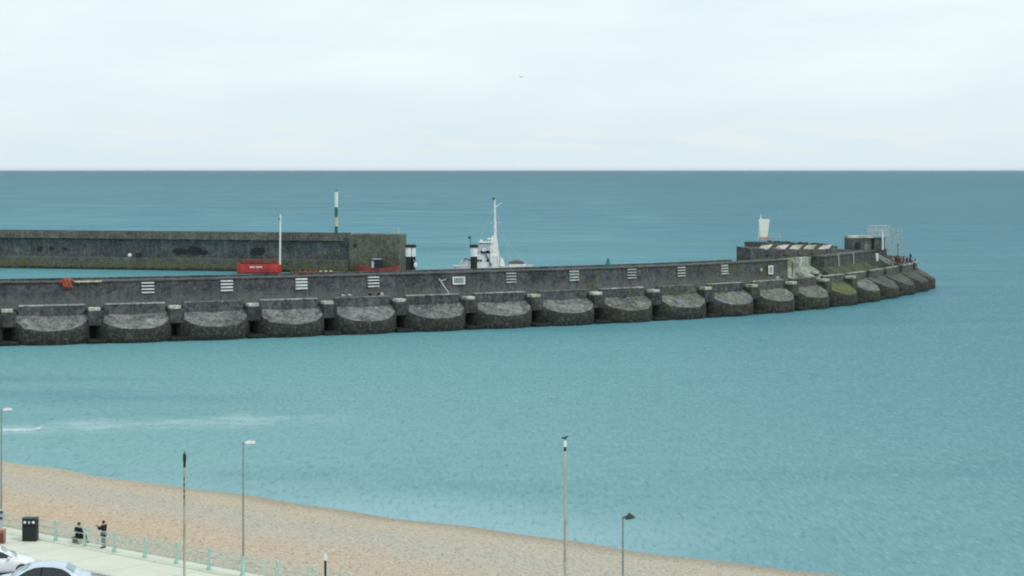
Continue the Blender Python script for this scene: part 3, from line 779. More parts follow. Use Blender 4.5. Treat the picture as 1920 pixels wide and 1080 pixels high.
# ------------------------------------------------------------------ boats in the harbour
def hull(L, B, D, sheer=.4, n=13, bow=.75, stern=.8):
    secs = []
    for i in range(n):
        w = i/(n-1); x = -L/2+L*w
        k = 1.0
        if w > bow: k = max(.04, 1-((w-bow)/(1-bow))**2)
        if w < 1-stern: k = 1-.35*((1-stern-w)/(1-stern))**2
        b = B/2*k; top = D+sheer*(abs(w-.45)*2)**2
        secs.append([(x, -b, top), (x, -b*1.0, top*.55), (x, -b*.85, .0), (x, 0, -.5), (x, b*.85, .0), (x, b, top*.55), (x, b, top)])
    return secs
p = at(486.5, 533)
rb = thing('red_boat', 'long bright red boat with white side lettering moored by the far harbour wall', 'boat', (p, 533, 0), 0)
m = MB(); m.loft(hull(12.0, 3.6, 2.55, .12, 15, .86, .9)); m.build('hull', M['red'], rb, smooth=True)
m = MB(); m.box((.1, 0, 3.1), (10.4, 2.2, 1.0), 0, 0, .94, .15); m.build('deckhouse', M['darkred'], rb)
m = MB(); m.box((0, -1.85, -.0), (11.2, .12, .5)); m.build('waterline_belt', M['black'], rb)
m = MB()
for x in (-2.3, -1.95, -1.6, -1.25, -.6, -.25, .1, .45, .8): m.box((x, -1.84, 1.75), (.26, .06, .42+.1*math.sin(x*9)))
m.build('lettering', M['offwhite'], rb)
m = MB(); m.tube([(5.6, -.6, 2.4), (5.75, -.6, 15.9)], [.28, .2], 8); m.build('mast', M['offwhite'], rb)
m = MB(); m.tube([(5.2, -.6, 14.6), (5.75, -.6, 14.9)], .2, 6); m.build('masthead_lamp', M['darksteel'], rb)
m = MB()
for x in (-4.8, -2, 1, 4): m.tube([(x, -1.2, 2.5), (x, -1.2, 3.9)], .05, 5)
m.tube([(-5, -1.2, 3.9), (5.2, -1.2, 3.9)], .05, 5); m.build('rail', M['darkred'], rb)
p = at(709, 530)
r2 = thing('red_workboat', 'red work boat with a black wheelhouse under the pale end block', 'boat', (p, 530, 0), math.pi)
m = MB(); m.loft(hull(11.6, 3.6, 1.55, .9, 15, .72, .9)); m.build('hull', M['dullred'], r2, smooth=True)
m = MB(); m.box((-.1, 0, 2.7), (2.4, 2.0, 2.4), 0, 0, .92, .1); o = m.build('wheelhouse', M['black'], r2)
m = MB(); m.box((.3, 0, 3.98), (2.6, 2.2, .16), 0, 0, 1, .03); m.build('roof', M['palegrey'], o)
m = MB(); m.box((1.4, .3, 2.5), (.7, 1.6, 1.7), 0, 0, .9, .08); m.build('locker', M['palegrey'], r2)
m = MB(); m.tube([(0, 0, 4.0), (0, 0, 5.6)], .07, 6); m.build('aerial', M['darksteel'], r2)
p = at(592, 528)
pn = thing('pontoon', 'low dull orange and yellow pontoon between the two red boats', 'pontoon', (p, 528, 0), 0)
m = MB(); m.box((.5, 0, .35), (14.5, 2.2, .85), 0, 0, 1, .1); m.build('deck', M['darkred'], pn)
for k in range(7):
    m = MB(); m.box((-4+1.35*k, -.6, .85), (.8, .6, .35), 0, 0, .8, .05); m.build('float', M['yellowwhite'] if k > 3 else M['orange'], pn)
# piles
def pile(px, Y, lab, w):
    p = at(px, Y); ztop = Z(459, Y)
    o = thing('mooring_pile', lab, 'pile', (p, Y, 0), 0, 'black and white mooring piles')
    m = MB(); m.lathe([(w, -3), (w*1.03, Z(481, Y))], (0, 0, 0), 14); m.build('shaft', M['black'], o, smooth=True)
    m = MB(); m.lathe([(w*1.05, Z(481, Y)), (w*1.05, Z(464, Y))], (0, 0, 0), 14); m.build('white_band', M['white'], o, smooth=True)
    m = MB(); m.lathe([(w*1.3, Z(464, Y)), (w*1.3, ztop), (w*.3, ztop+.12)], (0, 0, 0), 14); m.build('cap', M['black'], o)
    return o
pile(765.5, 500, 'left of the two touching black piles with white bands at the harbour wall end', .64)
pile(774.5, 501, 'right of the two touching black piles with white bands at the harbour wall end', .64)
pile(888.5, 494, 'single black pile with a white band in front of the white vessel', .84)
p = at(779, 498)
m = MB(); m.blob((0, 0, 0), (.42, .42, .7), 8, 6); tag(m.build('fender', M['white'], None, (p, 498, 3.9)), 'small white fender beside the pair of black piles', 'fender')
m = MB(); m.tube([(p, 498, 4.3), (at(775, 500.4), 500.4, 5.2)], .06, 5); tag(m.build('rope', M['palegrey']), 'short pale rope from the white fender to the black pile', 'rope')

# white vessel
Yv = 503.; p = at(925, Yv)
ve = thing('white_vessel', 'white motor vessel with a tall mast showing above the breakwater wall', 'ship', (p, Yv, 0), 0)
X = lambda px: at(px, Yv)-p
zv = lambda py: Z(py, Yv)
m = MB(); m.loft(hull(20.5, 5.6, 3.15, .6, 17, .72, .9)); m.build('hull', M['palegrey'], ve, smooth=True)
m = MB(); m.box((X(909), 0, (3.0+zv(479))/2+.1), (7.6, 3.8, zv(479)-3.0+.2), 0, 0, .9, .12); dh = m.build('deckhouse', M['white'], ve)
for px_w in (897, 902, 914):
    m = MB(); m.box((X(px_w), -1.86, zv(488)), (.55, .12, .5), 0, 0, 1, .04); m.build('window', M['glass'], dh)
for px_w in (894, 918, 937):
    m = MB(); m.tube([(X(px_w), -2.2, 3.2), (X(px_w), -2.2, zv(474))], .09, 6).tube([(X(px_w), -2.2, zv(474)), (X(px_w)+.9, -2.2, zv(470))], .07, 6); m.build('davit', M['steel'], ve)
m = MB(); m.box((X(907), -.1, (zv(479)+zv(456))/2), (3.6, 3.0, zv(456)-zv(479)), 0, 0, .88, .1); wh = m.build('wheelhouse', M['palegrey'], ve)
m = MB(); m.box((X(910), -1.5, zv(473)+.1), (2.3, .14, .75)); m.build('window', M['glass'], wh)
m = MB(); m.lathe([(.55, 0), (.55, .16)], (0, 0, 0), 14); o = m.build('life_ring', M['white'], wh, (X(908), -1.72, zv(468))); o.rotation_euler = (R(90), 0, 0)
m = MB(); m.box((X(910), -.1, zv(455)+.12), (3.5, 3.4, .22), 0, 0, 1, .05); m.build('roof', M['white'], wh)
m = MB(); m.loft([[(X(911), -1.1, 3.2), (X(945), -1.1, 3.2), (X(945), 1.1, 3.2), (X(911), 1.1, 3.2)], [(X(918), -.9, zv(470)), (X(935), -.9, zv(470)), (X(935), .9, zv(470)), (X(918), .9, zv(470))], [(X(922), -.6, zv(442)), (X(931.5), -.6, zv(442)), (X(931.5), .5, zv(442)), (X(922), .5, zv(442))]])
m.build('mast_housing', M['offwhite'], ve)
m = MB(); m.tube([(X(928.5), 0, zv(500)), (X(928.5), 0, zv(430)), (X(927.5), 0, zv(374))], [.5, .36, .18], 8)
m.tube([(X(927.8), 0, zv(389)), (X(941), 0, zv(380))], [.14, .07], 6); ma = m.build('mast', M['white'], ve)
m = MB(); m.lathe([(.05, -.3), (.28, -.2), (.28, .25), (.05, .4)], (X(925.5), 0, zv(373)), 8); m.build('masthead_lamp', M['darksteel'], ma)
m = MB()
for k in range(14): zz = lerp(zv(490), zv(405), k/13); m.box((X(930.5), -.2, zz), (.38, .1, .1))
m.build('step', M['palegrey'], ma)
m = MB()
m.tube([(X(928), 0, zv(430)), (X(990), 0, 3.5)], .035, 4).tube([(X(928), 0, zv(445)), (X(872), 0, 3.6)], .05, 4).tube([(X(928), 0, zv(385)), (X(960), 0, 3.9)], .05, 4).tube([(X(928), 0, zv(385)), (X(880), 0, 4.5)], .05, 4).tube([(X(916), 0, zv(418)), (X(940), 0, zv(418))], .09, 5)
m.build('stay', M['palegrey'], ve)
m = MB(); m.box((X(935), 0, zv(492)), (3.2, 2.6, 1.9), 0, 0, .7, .1); m.build('fore_cabin', M['white'], ve)
m = MB(); m.tube([(X(922), -2.0, zv(498)), (X(908), -2.0, zv(470))], .16, 6); m.build('boat_ramp', M['darksteel'], ve)
m = MB(); m.box((X(970), 0, zv(499)), (4.3, 2.8, 1.3), 0, 0, .96, .12); fc = m.build('deck_cabin', M['white'], ve)
m = MB(); m.loft([[(X(953)+k*4.1/6, -1.45, zv(494)+.0), (X(953)+k*4.1/6, -1.2, zv(494)+.38+.45*math.sin(math.pi*k/6)), (X(953)+k*4.1/6, 1.2, zv(494)+.38+.45*math.sin(math.pi*k/6)), (X(953)+k*4.1/6, 1.45, zv(494))] for k in range(7)]); m.build('canopy', M['brownroof'], fc)
m = MB()
for k in range(5): m.tube([(X(864)+.75*k, -2.2, 3.0), (X(864)+.75*k, -2.2, 4.5)], .06, 5)
m.tube([(X(864), -2.2, 4.5), (X(885), -2.2, 4.5)], .06, 5).tube([(X(864), -2.2, 3.8), (X(885), -2.2, 3.8)], .05, 5); m.build('stern_rail', M['white'], ve)
m = MB(); m.box((X(873), 0, 3.9), (2.6, 2.4, 1.8), 0, 0, .85, .1); m.build('winch', M['palegrey'], ve)
m = MB(); m.tube([(X(869), -1.2, 4.2), (X(872), -1.2, zv(484)), (X(886), -1.2, zv(489))], .16, 6); m.build('crane_arm', M['darksteel'], ve)
m = MB(); m.tube([(X(888), .8, 4), (X(881), .8, zv(448))], [.12, .07], 6); m.blob((X(880.5), .8, zv(445.5)), .42, 8, 6); m.build('exhaust', M['darkgreen'], ve)
m = MB(); m.tube([(X(879), .2, 3.4), (X(873), .2, zv(435))], .06, 5); m.build('aerial', M['palegrey'], ve)
m = MB(); m.lathe([(.3, 0), (.5, .25), (.3, .5), (.05, .6)], (X(917), 0, zv(450)), 8); m.build('radar_dome', M['white'], ve)
m = MB(); m.lathe([(.4, 0), (.3, .8), (.1, .9)], (X(902), .2, zv(456)), 8); m.build('search_light', M['white'], ve)

# ------------------------------------------------------------------ people
def skin_mesh(name, J, E, rad, root, sub=1):
    me = bpy.data.meshes.new(name); keys = list(J); me.from_pydata([J[k] for k in keys], [(keys.index(a), keys.index(b)) for a, b in E], [])
    o = bpy.data.objects.new(name, me); col.objects.link(o)
    o.modifiers.new('s', 'SKIN'); 
    for i, k in enumerate(keys):
        r = rad[k]; sv = me.skin_vertices[0].data[i]; sv.radius = r if isinstance(r, tuple) else (r, r); sv.use_root = (k == root)
    o.modifiers['s'].use_smooth_shade = True
    ss = o.modifiers.new('u', 'SUBSURF'); ss.levels = sub; ss.render_levels = sub
    dg = bpy.context.evaluated_depsgraph_get(); dg.update()
    new = bpy.data.meshes.new_from_object(o.evaluated_get(dg))
    bpy.data.objects.remove(o); bpy.data.meshes.remove(me)
    return new
def pose(kind):
    if kind == 'seated':
        P = dict(pel=(0, 0, .12), sp=(0, .02, .32), ch=(0, .0, .50), nk=(0, -.03, .64), jaw=(0, -.06, .70), hd=(0, -.06, .77), cr=(0, -.04, .85))
        for s, n in ((-1, 'l'), (1, 'r')):
            P.update({'sh'+n: (s*.20, 0, .56), 'el'+n: (s*.31, -.02, .30), 'wr'+n: (s*.14, -.26, .22), 'hp'+n: (s*.10, -.03, .09), 'kn'+n: (s*.13, -.44, .10), 'an'+n: (s*.12, -.46, -.32), 'to'+n: (s*.13, -.62, -.38)})
    else:
        P = dict(pel=(0, 0, .94), sp=(0, .01, 1.14), ch=(0, .01, 1.33), nk=(0, -.01, 1.47), jaw=(0, -.035, 1.54), hd=(0, -.03, 1.61), cr=(0, -.01, 1.69))
        for s, n in ((-1, 'l'), (1, 'r')):
            P.update({'sh'+n: (s*.185, .01, 1.39), 'el'+n: (s*.24, .04, 1.12), 'wr'+n: (s*.24, -.06, .88), 'hp'+n: (s*.10, 0, .90), 'kn'+n: (s*.105, -.02, .50), 'an'+n: (s*.11, .03, .09), 'to'+n: (s*.13, -.14, .035)})
        if kind == 'photo':
            for s, n in ((-1, 'l'), (1, 'r')):
                P['el'+n] = (s*.23, -.16, 1.18); P['wr'+n] = (s*.07, -.40, 1.32)
        if kind == 'fishing':
            for s, n in ((-1, 'l'), (1, 'r')):
                P['el'+n] = (s*.24, -.10, 1.12); P['wr'+n] = (s*.08, -.32, 1.08)
    return P
BODY_E = [('pel', 'sp'), ('sp', 'ch'), ('ch', 'nk'), ('nk', 'jaw'), ('jaw', 'hd'), ('hd', 'cr')]
for n in 'lr': BODY_E += [('ch', 'sh'+n), ('sh'+n, 'el'+n), ('el'+n, 'wr'+n), ('pel', 'hp'+n), ('hp'+n, 'kn'+n), ('kn'+n, 'an'+n), ('an'+n, 'to'+n)]
BODY_R = dict(pel=(.14, .10), sp=(.125, .095), ch=(.14, .10), nk=.055, jaw=(.062, .07), hd=(.078, .092), cr=(.055, .062))
for n in 'lr': BODY_R.update({'sh'+n: .062, 'el'+n: .043, 'wr'+n: .028, 'hp'+n: .085, 'kn'+n: .058, 'an'+n: .038, 'to'+n: .036})
def join_into(me, m):
    """append MB geometry to a mesh so that the figure stays one mesh"""
    import bmesh
    b = bmesh.new(); b.from_mesh(me)
    vv = [b.verts.new(v) for v in m.v]
    for f in m.f:
        try: b.faces.new([vv[i] for i in f]).smooth = True
        except ValueError: pass
    b.to_mesh(me); b.free()
def person(label, loc, rz, kind, top, legs, hair, group=None, phone=False, scale=1.0, long_coat=False):
    o = thing('person', label, 'person', loc, rz, group); o.scale = (scale,)*3
    P = pose(kind)
    me = skin_mesh('body', P, BODY_E, BODY_R, 'pel')
    m = MB()
    hx, hy, hz = P['hd']
    m.blob((hx, hy-.098, hz-.012), (.014, .022, .024), 6, 5)                     # nose
    for s in (-1, 1):
        m.blob((hx+s*.032, hy-.082, hz+.02), (.013, .010, .009), 6, 5)           # eyes
        m.blob((hx+s*.083, hy+.005, hz), (.012, .022, .034), 6, 5)               # ears
    m.blob((hx, hy-.085, hz-.05), (.026, .010, .008), 6, 5)                      # mouth
    for s, n in ((-1, 'l'), (1, 'r')):                                           # hands
        w = Vector(P['wr'+n]); e = Vector(P['el'+n]); d = (w-e).normalized(); side = Vector((s, 0, 0))
        side = (side-d*side.dot(d)).normalized(); nor = d.cross(side)
        c = w+d*.05
        m.tube([w, w+d*.03, w+d*.085], [.028, .038, .034], 8)
        for k, ln in enumerate((.062, .072, .068, .052)):
            b = w+d*.082+side*(-.027+.018*k); mid = b+d*ln*.55+nor*.006; tip = b+d*ln*.9+nor*.026
            m.tube([b, mid, tip], [.009, .0085, .007], 6)
        b = w+d*.03-side*.030; m.tube([b, b+d*.035-side*.022, b+d*.062-side*.022+nor*.01], [.012, .010, .008], 6)
    join_into(me, m)
    me.materials.clear(); me.materials.append(M['skin'])
    body = bpy.data.objects.new('body', me); col.objects.link(body); body.parent = o
    # clothes follow the joints
    def cloth(name, keys, edges, grow, mat, root):
        q = skin_mesh(name, {k: P[k] for k in keys}, edges, {k: tuple(x+grow for x in BODY_R[k]) if isinstance(BODY_R[k], tuple) else BODY_R[k]+grow for k in keys}, root)
        q.materials.clear(); q.materials.append(mat)
        c = bpy.data.objects.new(name, q); col.objects.link(c); c.parent = o; return c
    for n in 'lr':
        w, e = Vector(P['wr'+n]), Vector(P['el'+n]); P['wr'+n] = tuple(w.lerp(e, .1))
    if long_coat:
        for n in 'lr': P['ct'+n] = tuple(Vector(P['hp'+n]).lerp(Vector(P['kn'+n]), .45)); BODY_R['ct'+n] = .085
    P['nk0'] = tuple(Vector(P['ch']).lerp(Vector(P['nk']), .6)); BODY_R['nk0'] = .065
    cloth('jacket', ['pel', 'sp', 'ch', 'nk0', 'shl', 'shr', 'ell', 'elr', 'wrl', 'wrr'],
          [('pel', 'sp'), ('sp', 'ch'), ('ch', 'nk0'), ('ch', 'shl'), ('ch', 'shr'), ('shl', 'ell'), ('shr', 'elr'), ('ell', 'wrl'), ('elr', 'wrr')], .045 if long_coat else .024, top, 'pel')
    if long_coat:
        cloth('coat_skirt', ['pel', 'ctl', 'ctr'], [('pel', 'ctl'), ('pel', 'ctr')], .045, top, 'pel')
    cloth('trousers', ['pel', 'hpl', 'hpr', 'knl', 'knr', 'anl', 'anr'], [('pel', 'hpl'), ('pel', 'hpr'), ('hpl', 'knl'), ('hpr', 'knr'), ('knl', 'anl'), ('knr', 'anr')], .016, legs, 'pel')
    for n in 'lr':
        m = MB(); a, t_ = Vector(P['an'+n]), Vector(P['to'+n])
        m.tube([a+Vector((0, .04, -.03)), a+Vector((0, -.0, -.03)), a.lerp(t_, .5)+Vector((0, 0, -.015)), t_, t_+Vector((0, -.04, 0))], [.038, .05, .05, .045, .025], 8); m.build('shoe', M['cloth_black'], o, smooth=True)
    m = MB(); vs0 = len(m.v)
    m.blob((hx, hy+.018, hz+.028), (.096, .108, .10), 12, 9)
    m.v = [(x, (y if z > hz+.045 or y > hy-.01 else hy-.01), max(z, hz-.055)) for x, y, z in m.v]
    m.build('hair', hair, o, smooth=True)
    if phone:
        w = (Vector(P['wrl'])+Vector(P['wrr']))/2
        ph = MB(); ph.box((0, 0, 0), (.085, .012, .16), 0, 0, 1, .004)
        wpos = Matrix.Rotation(rz, 3, 'Z') @ (w+Vector((0, -.135, .06)))*scale
        tag(ph.build('phone', M['black'], None, tuple(Vector(loc)+wpos), rz), 'dark phone held up by the person standing at the railing', 'phone')
    return o

# two people beyond the railing, on the edge stone of the promenade
EZ = PZ+.07
Yp = ray_v(147, .28)
bn = thing('low_bench', 'low dark wooden bench under the seated person by the railing', 'bench', (at(147, Yp), Yp, EZ), RAILROT)
for k in range(3):
    m = MB(); m.box((0, -.17+.17*k, .345), (.85, .15, .05), 0, 0, 1, .01); m.build('slat', M['cloth_olive'], bn)
for s in (-.34, .34):
    m = MB(); m.box((s, 0, .16), (.08, .42, .32), 0, 0, 1, .01); m.build('leg', M['timber'], bn)
person('person in a black jacket seated with back turned beside the railing', (at(147, Yp), Yp, EZ+.37), RAILROT+math.pi, 'seated', M['cloth_black'], M['cloth_olive'], M['hair_brown'], 'people at the promenade railing', scale=1.08, long_coat=True)
Yq = ray_v(194.5, .25)
person('person in a black top and grey trousers standing at the railing holding up a phone', (at(194.5, Yq), Yq, EZ), R(-112), 'photo', M['cloth_black'], M['cloth_grey'], M['hair_dark'], 'people at the promenade railing', phone=True, scale=1.0, long_coat=True)
# small figures out on the breakwater
def on_walk(px, d): t = t_at(px, d); q = BP(t, d); return (q.x, q.y, 5.2), heading(t)
crowd = [(694, 6.2, 0, 'standing', 'cloth_black', 'cloth_navy', 'hair_dark', 'person in black behind the parapet below the fourth striped marker'),
         (710, 6.3, .3, 'standing', 'cloth_navy', 'cloth_grey', 'hair_dark', 'person in navy beside the white clad person behind the parapet'),
         (716, 6.1, -.3, 'standing', 'cloth_white', 'cloth_grey', 'hair_brown', 'person in white behind the parapet right of the person in navy'),
         (1467, 6.3, .2, 'standing', 'cloth_black', 'cloth_black', 'hair_dark', 'person all in black on the walkway below the square sign'),
         (1458, 6.1, -.4, 'standing', 'cloth_white', 'cloth_navy', 'hair_brown', 'person in a white top on the walkway below the square sign')]
for px, d, a, kind, c1, c2, hr, lab in crowd:
    l, hd = on_walk(px, d); person(lab, l, hd+a, kind, M[c1], M[c2], M[hr], 'people on the breakwater walkway')
crowd = [(1676, 6.6, 'cloth_coral', 'cloth_grey', 'hair_brown', 'person in a coral top at the left of the group on the breakwater tip'), (1683, 6.3, 'cloth_dark_red', 'cloth_navy', 'hair_dark', 'person in dark red beside the coral top on the breakwater tip'),
         (1689, 6.9, 'cloth_coral', 'cloth_coral', 'hair_dark', 'person dressed all in coral in the group on the breakwater tip'), (1697, 6.1, 'cloth_lilac', 'cloth_lilac', 'hair_brown', 'person in pale lilac on the breakwater tip'),
         (1703, 6.5, 'cloth_lilac', 'cloth_white', 'hair_dark', 'person in a lilac top and white trousers on the breakwater tip'), (1711, 6.2, 'cloth_black', 'cloth_black', 'hair_dark', 'outermost person in black on the breakwater tip')]
for px, d, c1, c2, hr, lab in crowd:
    l, hd = on_walk(px, d); l = (l[0], l[1], 6.27); person(lab, l, hd+rnd.uniform(-1, 1), 'standing', M[c1], M[c2], M[hr], 'people on the breakwater tip')

# ------------------------------------------------------------------ birds
def gull(label, loc, rz, kind, group=None, sc=1.0):
    body, wing = (M['feather_white'], M['feather_grey'] if kind != 'float' else M['feather_float']) if kind != 'dark' else (M['feather_dark'], M['feather_dark'])
    o = thing('gull' if kind != 'dark' else 'crow', label, 'bird', loc, rz, group); o.scale = (sc,)*3
    m = MB(); prof = [(-.26, .012, .15), (-.18, .05, .15), (-.06, .085, .155), (.06, .085, .17), (.14, .055, .21), (.18, .045, .25), (.22, .045, .27), (.26, .02, .265)]
    if kind == 'flying': prof = [(x, r, .0+(.02 if x > .15 else 0)) for x, r, z in prof]
    m.tube([(x, 0, z) for x, r, z in prof], [r for x, r, z in prof], 10); m.build('body', body, o, smooth=True)
    zb = prof[-1][2]
    m = MB(); m.tube([(.25, 0, zb), (.33, 0, zb-.015)], [.016, .004], 6); m.build('beak', M['beak'] if kind != 'dark' else M['feather_dark'], o)
    for s in (-1, 1):
        m = MB()
        if kind == 'flying':
            m.loft([[(.08-dx, s*y, z), (.0-dx, s*y, z+.012), (-.08-dx*1.2, s*y, z)] for y, z, dx in ((.05, .02, 0), (.3, .12, -.03), (.55, .1, .05), (.72, .05, .16))])
        else:
            m.blob((-.07, s*.075, .165), (.2, .03, .06), 8, 6)
        m.build('wing', wing, o, smooth=True)
        if kind in ('standing', 'dark'):
            m = MB(); m.tube([(0, s*.035, .09), (.0, s*.035, .005), (.05, s*.035, .004)], .009, 5); m.build('leg', M['beak'] if kind != 'dark' else M['feather_dark'], o)
    return o
for px, lab in ((645, 'left of the two white gulls on the parapet left of the people in black'), (657.5, 'right of the two white gulls on the parapet left of the people in black')):
    t = t_at(px, 5.0); q = BP(t, 5.0, 6.11); gull(lab, tuple(q), heading(t)+2.8, 'standing', 'gulls on the parapet', 1.7)
gull('gull flying alone high in the pale sky', at(977, 210, 144.5), 2.7, 'flying', None, .65)
q = at(72, H*F/(806-318)); gull('white gull floating on the water at the head of a foam streak', (q, H*F/488, -.08), .1, 'float', None, 1.3)

# ------------------------------------------------------------------ promenade railing
q = uv(0, -.12, EZ)
rl = thing('railing', 'pale turquoise cast iron railing along the promenade edge above the shingle', 'railing', q, RAILROT)
first = None
for k in range(-9, 18):
    x = 2.9*k
    if first is None:
        m = MB(); m.box((0, 0, .12), (.24, .24, .24), 0, 0, .85, .02)
        m.lathe([(.10, .24), (.085, .32), (.075, .7), (.095, .74), (.075, .78), (.068, 1.12), (.08, 1.16), (.05, 1.2), (.075, 1.27), (.05, 1.33), (.012, 1.37)], (0, 0, 0), 10)
        first = m.build('post', M['turq'], rl, (x, 0, 0), 0, True)
    else:
        c = first.copy(); col.objects.link(c); c.parent = rl; c.location = (x, 0, 0)
for z in (.36, .78, 1.14):
    m = MB(); m.tube([(-26.1, 0, z), (46.4, 0, z)], .022 if z > 1 else .027, 6); m.build('rail', M['turq'], rl)

# ------------------------------------------------------------------ lamps and poles
def lamp(px, pytop, v, label, dark=False):
    Y = ray_v(px, v); x = at(px, Y); h = Z(pytop, Y)-PZ
    o = thing('street_lamp', label, 'street lamp', (x, Y, PZ), 0, 'lamp posts along the promenade')
    m = MB(); m.tube([(0, 0, 0), (0, 0, 1.3)], .085, 10); m.lathe([(.14, 0), (.13, .12), (.09, .18)], (0, 0, 0), 10); m.build('base', M['turq'] if not dark else M['steel'], o, smooth=True)
    m = MB(); m.tube([(0, 0, 1.3), (0, 0, h)], [.062, .045], 10); m.build('post', M['steel'], o, smooth=True)
    if dark:
        m = MB(); m.tube([(0, 0, h-.15), (.1, 0, h-.02), (.2, 0, h)], .03, 6); m.build('arm', M['darksteel'], o)
        m = MB(); m.lathe([(.33, -.10), (.31, -.02), (.16, .12), (.05, .2), (.03, .24)], (0, 0, 0), 14); hd = m.build('lamp_head', M['darksteel'], o, (.34, 0, h-.02)); hd.scale = (.78, .78, .85); hd.rotation_euler = (0, R(-10), 0)
        m = MB(); m.lathe([(.27, -.13), (.27, -.105)], (0, 0, 0), 14); m.build('lens', M['palegrey'], hd)
    else:
        m = MB(); m.tube([(0, 0, h-.05), (.12, 0, h), (.3, 0, h+.01)], .03, 6); m.build('arm', M['steel'], o)
        m = MB(); m.loft([[(.1, -.07, h-.03), (.1, .07, h-.03), (.1, .06, h+.05), (.1, -.06, h+.05)], [(.3, -.15, h-.06), (.3, .15, h-.06), (.3, .12, h+.1), (.3, -.12, h+.1)], [(.62, -.13, h-.05), (.62, .13, h-.05), (.62, .1, h+.09), (.62, -.1, h+.09)], [(.72, -.06, h-.01), (.72, .06, h-.01), (.72, .05, h+.05), (.72, -.05, h+.05)]])
        m.build('lamp_head', M['white'], o, smooth=True, angle=50)
        m = MB(); m.box((.45, 0, h-.075), (.3, .2, .05), 0, 0, 1, .02); m.build('lens', M['palelass'], o)
lamp(456, 830, -.35, 'slim grey lamp post with a white flat head rising beside a railing post')
lamp(2.5, 768, -.35, 'slim grey lamp post with a white flat head at the left edge by the board')
lamp(1168, 968, -.6, 'slim grey lamp post with a dark cone shaped head at the right', True)
def pole(px, pytop, v, label, crow):
    Y = ray_v(px, v); x = at(px, Y); h = Z(pytop, Y)-PZ
    o = thing('timber_pole', label, 'pole', (x, Y, PZ), 0, 'timber poles on the promenade')
    m = MB(); m.tube([(0, 0, 0), (0, 0, h*.4), (0, 0, h)], [.085, .075, .062], 10); m.build('shaft', M['timber'], o, smooth=True)
    m = MB()
    if crow:
        m.lathe([(.075, -.30), (.075, -.02), (.02, .0)], (0, 0, h+.02), 10); m.build('white_collar', M['offwhite'], o)
        m = MB(); m.lathe([(.072, -.52), (.072, -.32)], (0, 0, h+.02), 10); m.build('dark_band', M['darksteel'], o)
        gull('dark bird perched on top of the tall timber pole', (x, Y, Z(826, Y)+.02), .5, 'dark', None, .7)
    else:
        m.lathe([(.075, -.85), (.08, -.5), (.10, -.45), (.10, -.10), (.05, 0), (.02, .1)], (0, 0, h), 10); m.build('dark_cap', M['black'], o)
        for k in range(4):
            m = MB(); m.box((0, -.1, h-1.5-.35*k), (.05, .1, .2)); m.build('cable_clip', M['black'], o)
pole(346, 849, -2.2, 'weathered timber pole with a dark cap in front of the railing', False)
pole(1059.5, 827, -1.0, 'tallest weathered timber pole with a pale collar and a bird on top', True)

# litter bin
Yb_ = ray_v(57, -.95); 
lb = thing('litter_bin', 'large black double litter bin with white marks by the railing', 'litter bin', (at(57, Yb_), Yb_, PZ), -.05)
m = MB(); m.box((0, 0, .70), (.93, .56, 1.40), 0, 0, 1, .03); m.build('body', M['black'], lb)
m = MB(); m.box((0, 0, 1.455), (.99, .62, .11), 0, 0, .96, .03); m.build('lid', M['darksteel'], lb)
for k, x in enumerate((-.28, 0, .28)):
    m = MB(); 
    if k == 1: m.box((x, -.285, 1.22), (.13, .02, .16), 0, 0, 1, .004)
    else: m.lathe([(.09, -.012), (.09, .012)], (0, 0, 0), 12)
    e = m.build('sticker', M['palegrey'] if k == 1 else M['white'], lb, (0, 0, 0) if k == 1 else (x, -.288, 1.23))
    if k != 1: e.rotation_euler = (R(90), 0, 0)
m = MB(); m.box((.0, -.285, .99), (.80, .02, .14)); m.build('slot', M['rubber'], lb)
m = MB(); m.box((0, -.283, .50), (.012, .012, .74)); m.build('door_seam', M['darksteel'], lb)
# black post with a white top
Yk = ray_v(610, -.75); 
bp = thing('marker_post', 'short black post with a white reflective top beside the railing', 'post', (at(610, Yk), Yk, PZ))
hk = Z(1038, Yk)-PZ
m = MB(); m.tube([(0, 0, 0), (0, 0, hk-.40)], .065, 8); m.build('shaft', M['black'], bp)
m = MB(); m.box((0, 0, hk-.2), (.19, .10, .40), 0, 0, .9, .03); m.build('white_top', M['white'], bp)
# board and cabinet at the left edge
Yl = ray_v(4, -1.2); xl = at(4, Yl)
nb = thing('information_board', 'pale teal board with dark pictograms at the left edge of the promenade', 'sign', (xl-.42, Yl, PZ))
for s in (-.38, .38):
    m = MB(); m.tube([(s, 0, 0), (s, 0, 1.8)], .045, 8); m.build('post', M['turq'], nb)
m = MB(); m.box((0, -.06, 1.25), (1.1, .06, 1.05), 0, 0, 1, .02); m.build('panel', M['palegrey'], nb)
m = MB()
for x, z in ((.38, 1.58), (.36, 1.2), (-.1, 1.5), (-.15, 1.15)): m.box((x, -.10, z), (.2, .03, .16), 0)
m.build('pictogram', M['darksteel'], nb)
Yc = ray_v(4, -2.6); xc = at(-1, Yc)
cb = thing('cabinet', 'low brownish red service cabinet at the left edge behind the white car', 'cabinet', (xc, Yc, PZ))
m = MB(); m.box((0, 0, .42), (.72, .45, .84), 0, 0, 1, .03); m.build('body', M['brownred'], cb)
m = MB(); m.box((0, 0, .87), (.8, .52, .07), 0, 0, 1, .02); m.build('lid', M['cloth_coral'], cb)
m = MB(); m.box((0, -.23, .4), (.6, .02, .6)); m.build('door', M['darkred'], cb)

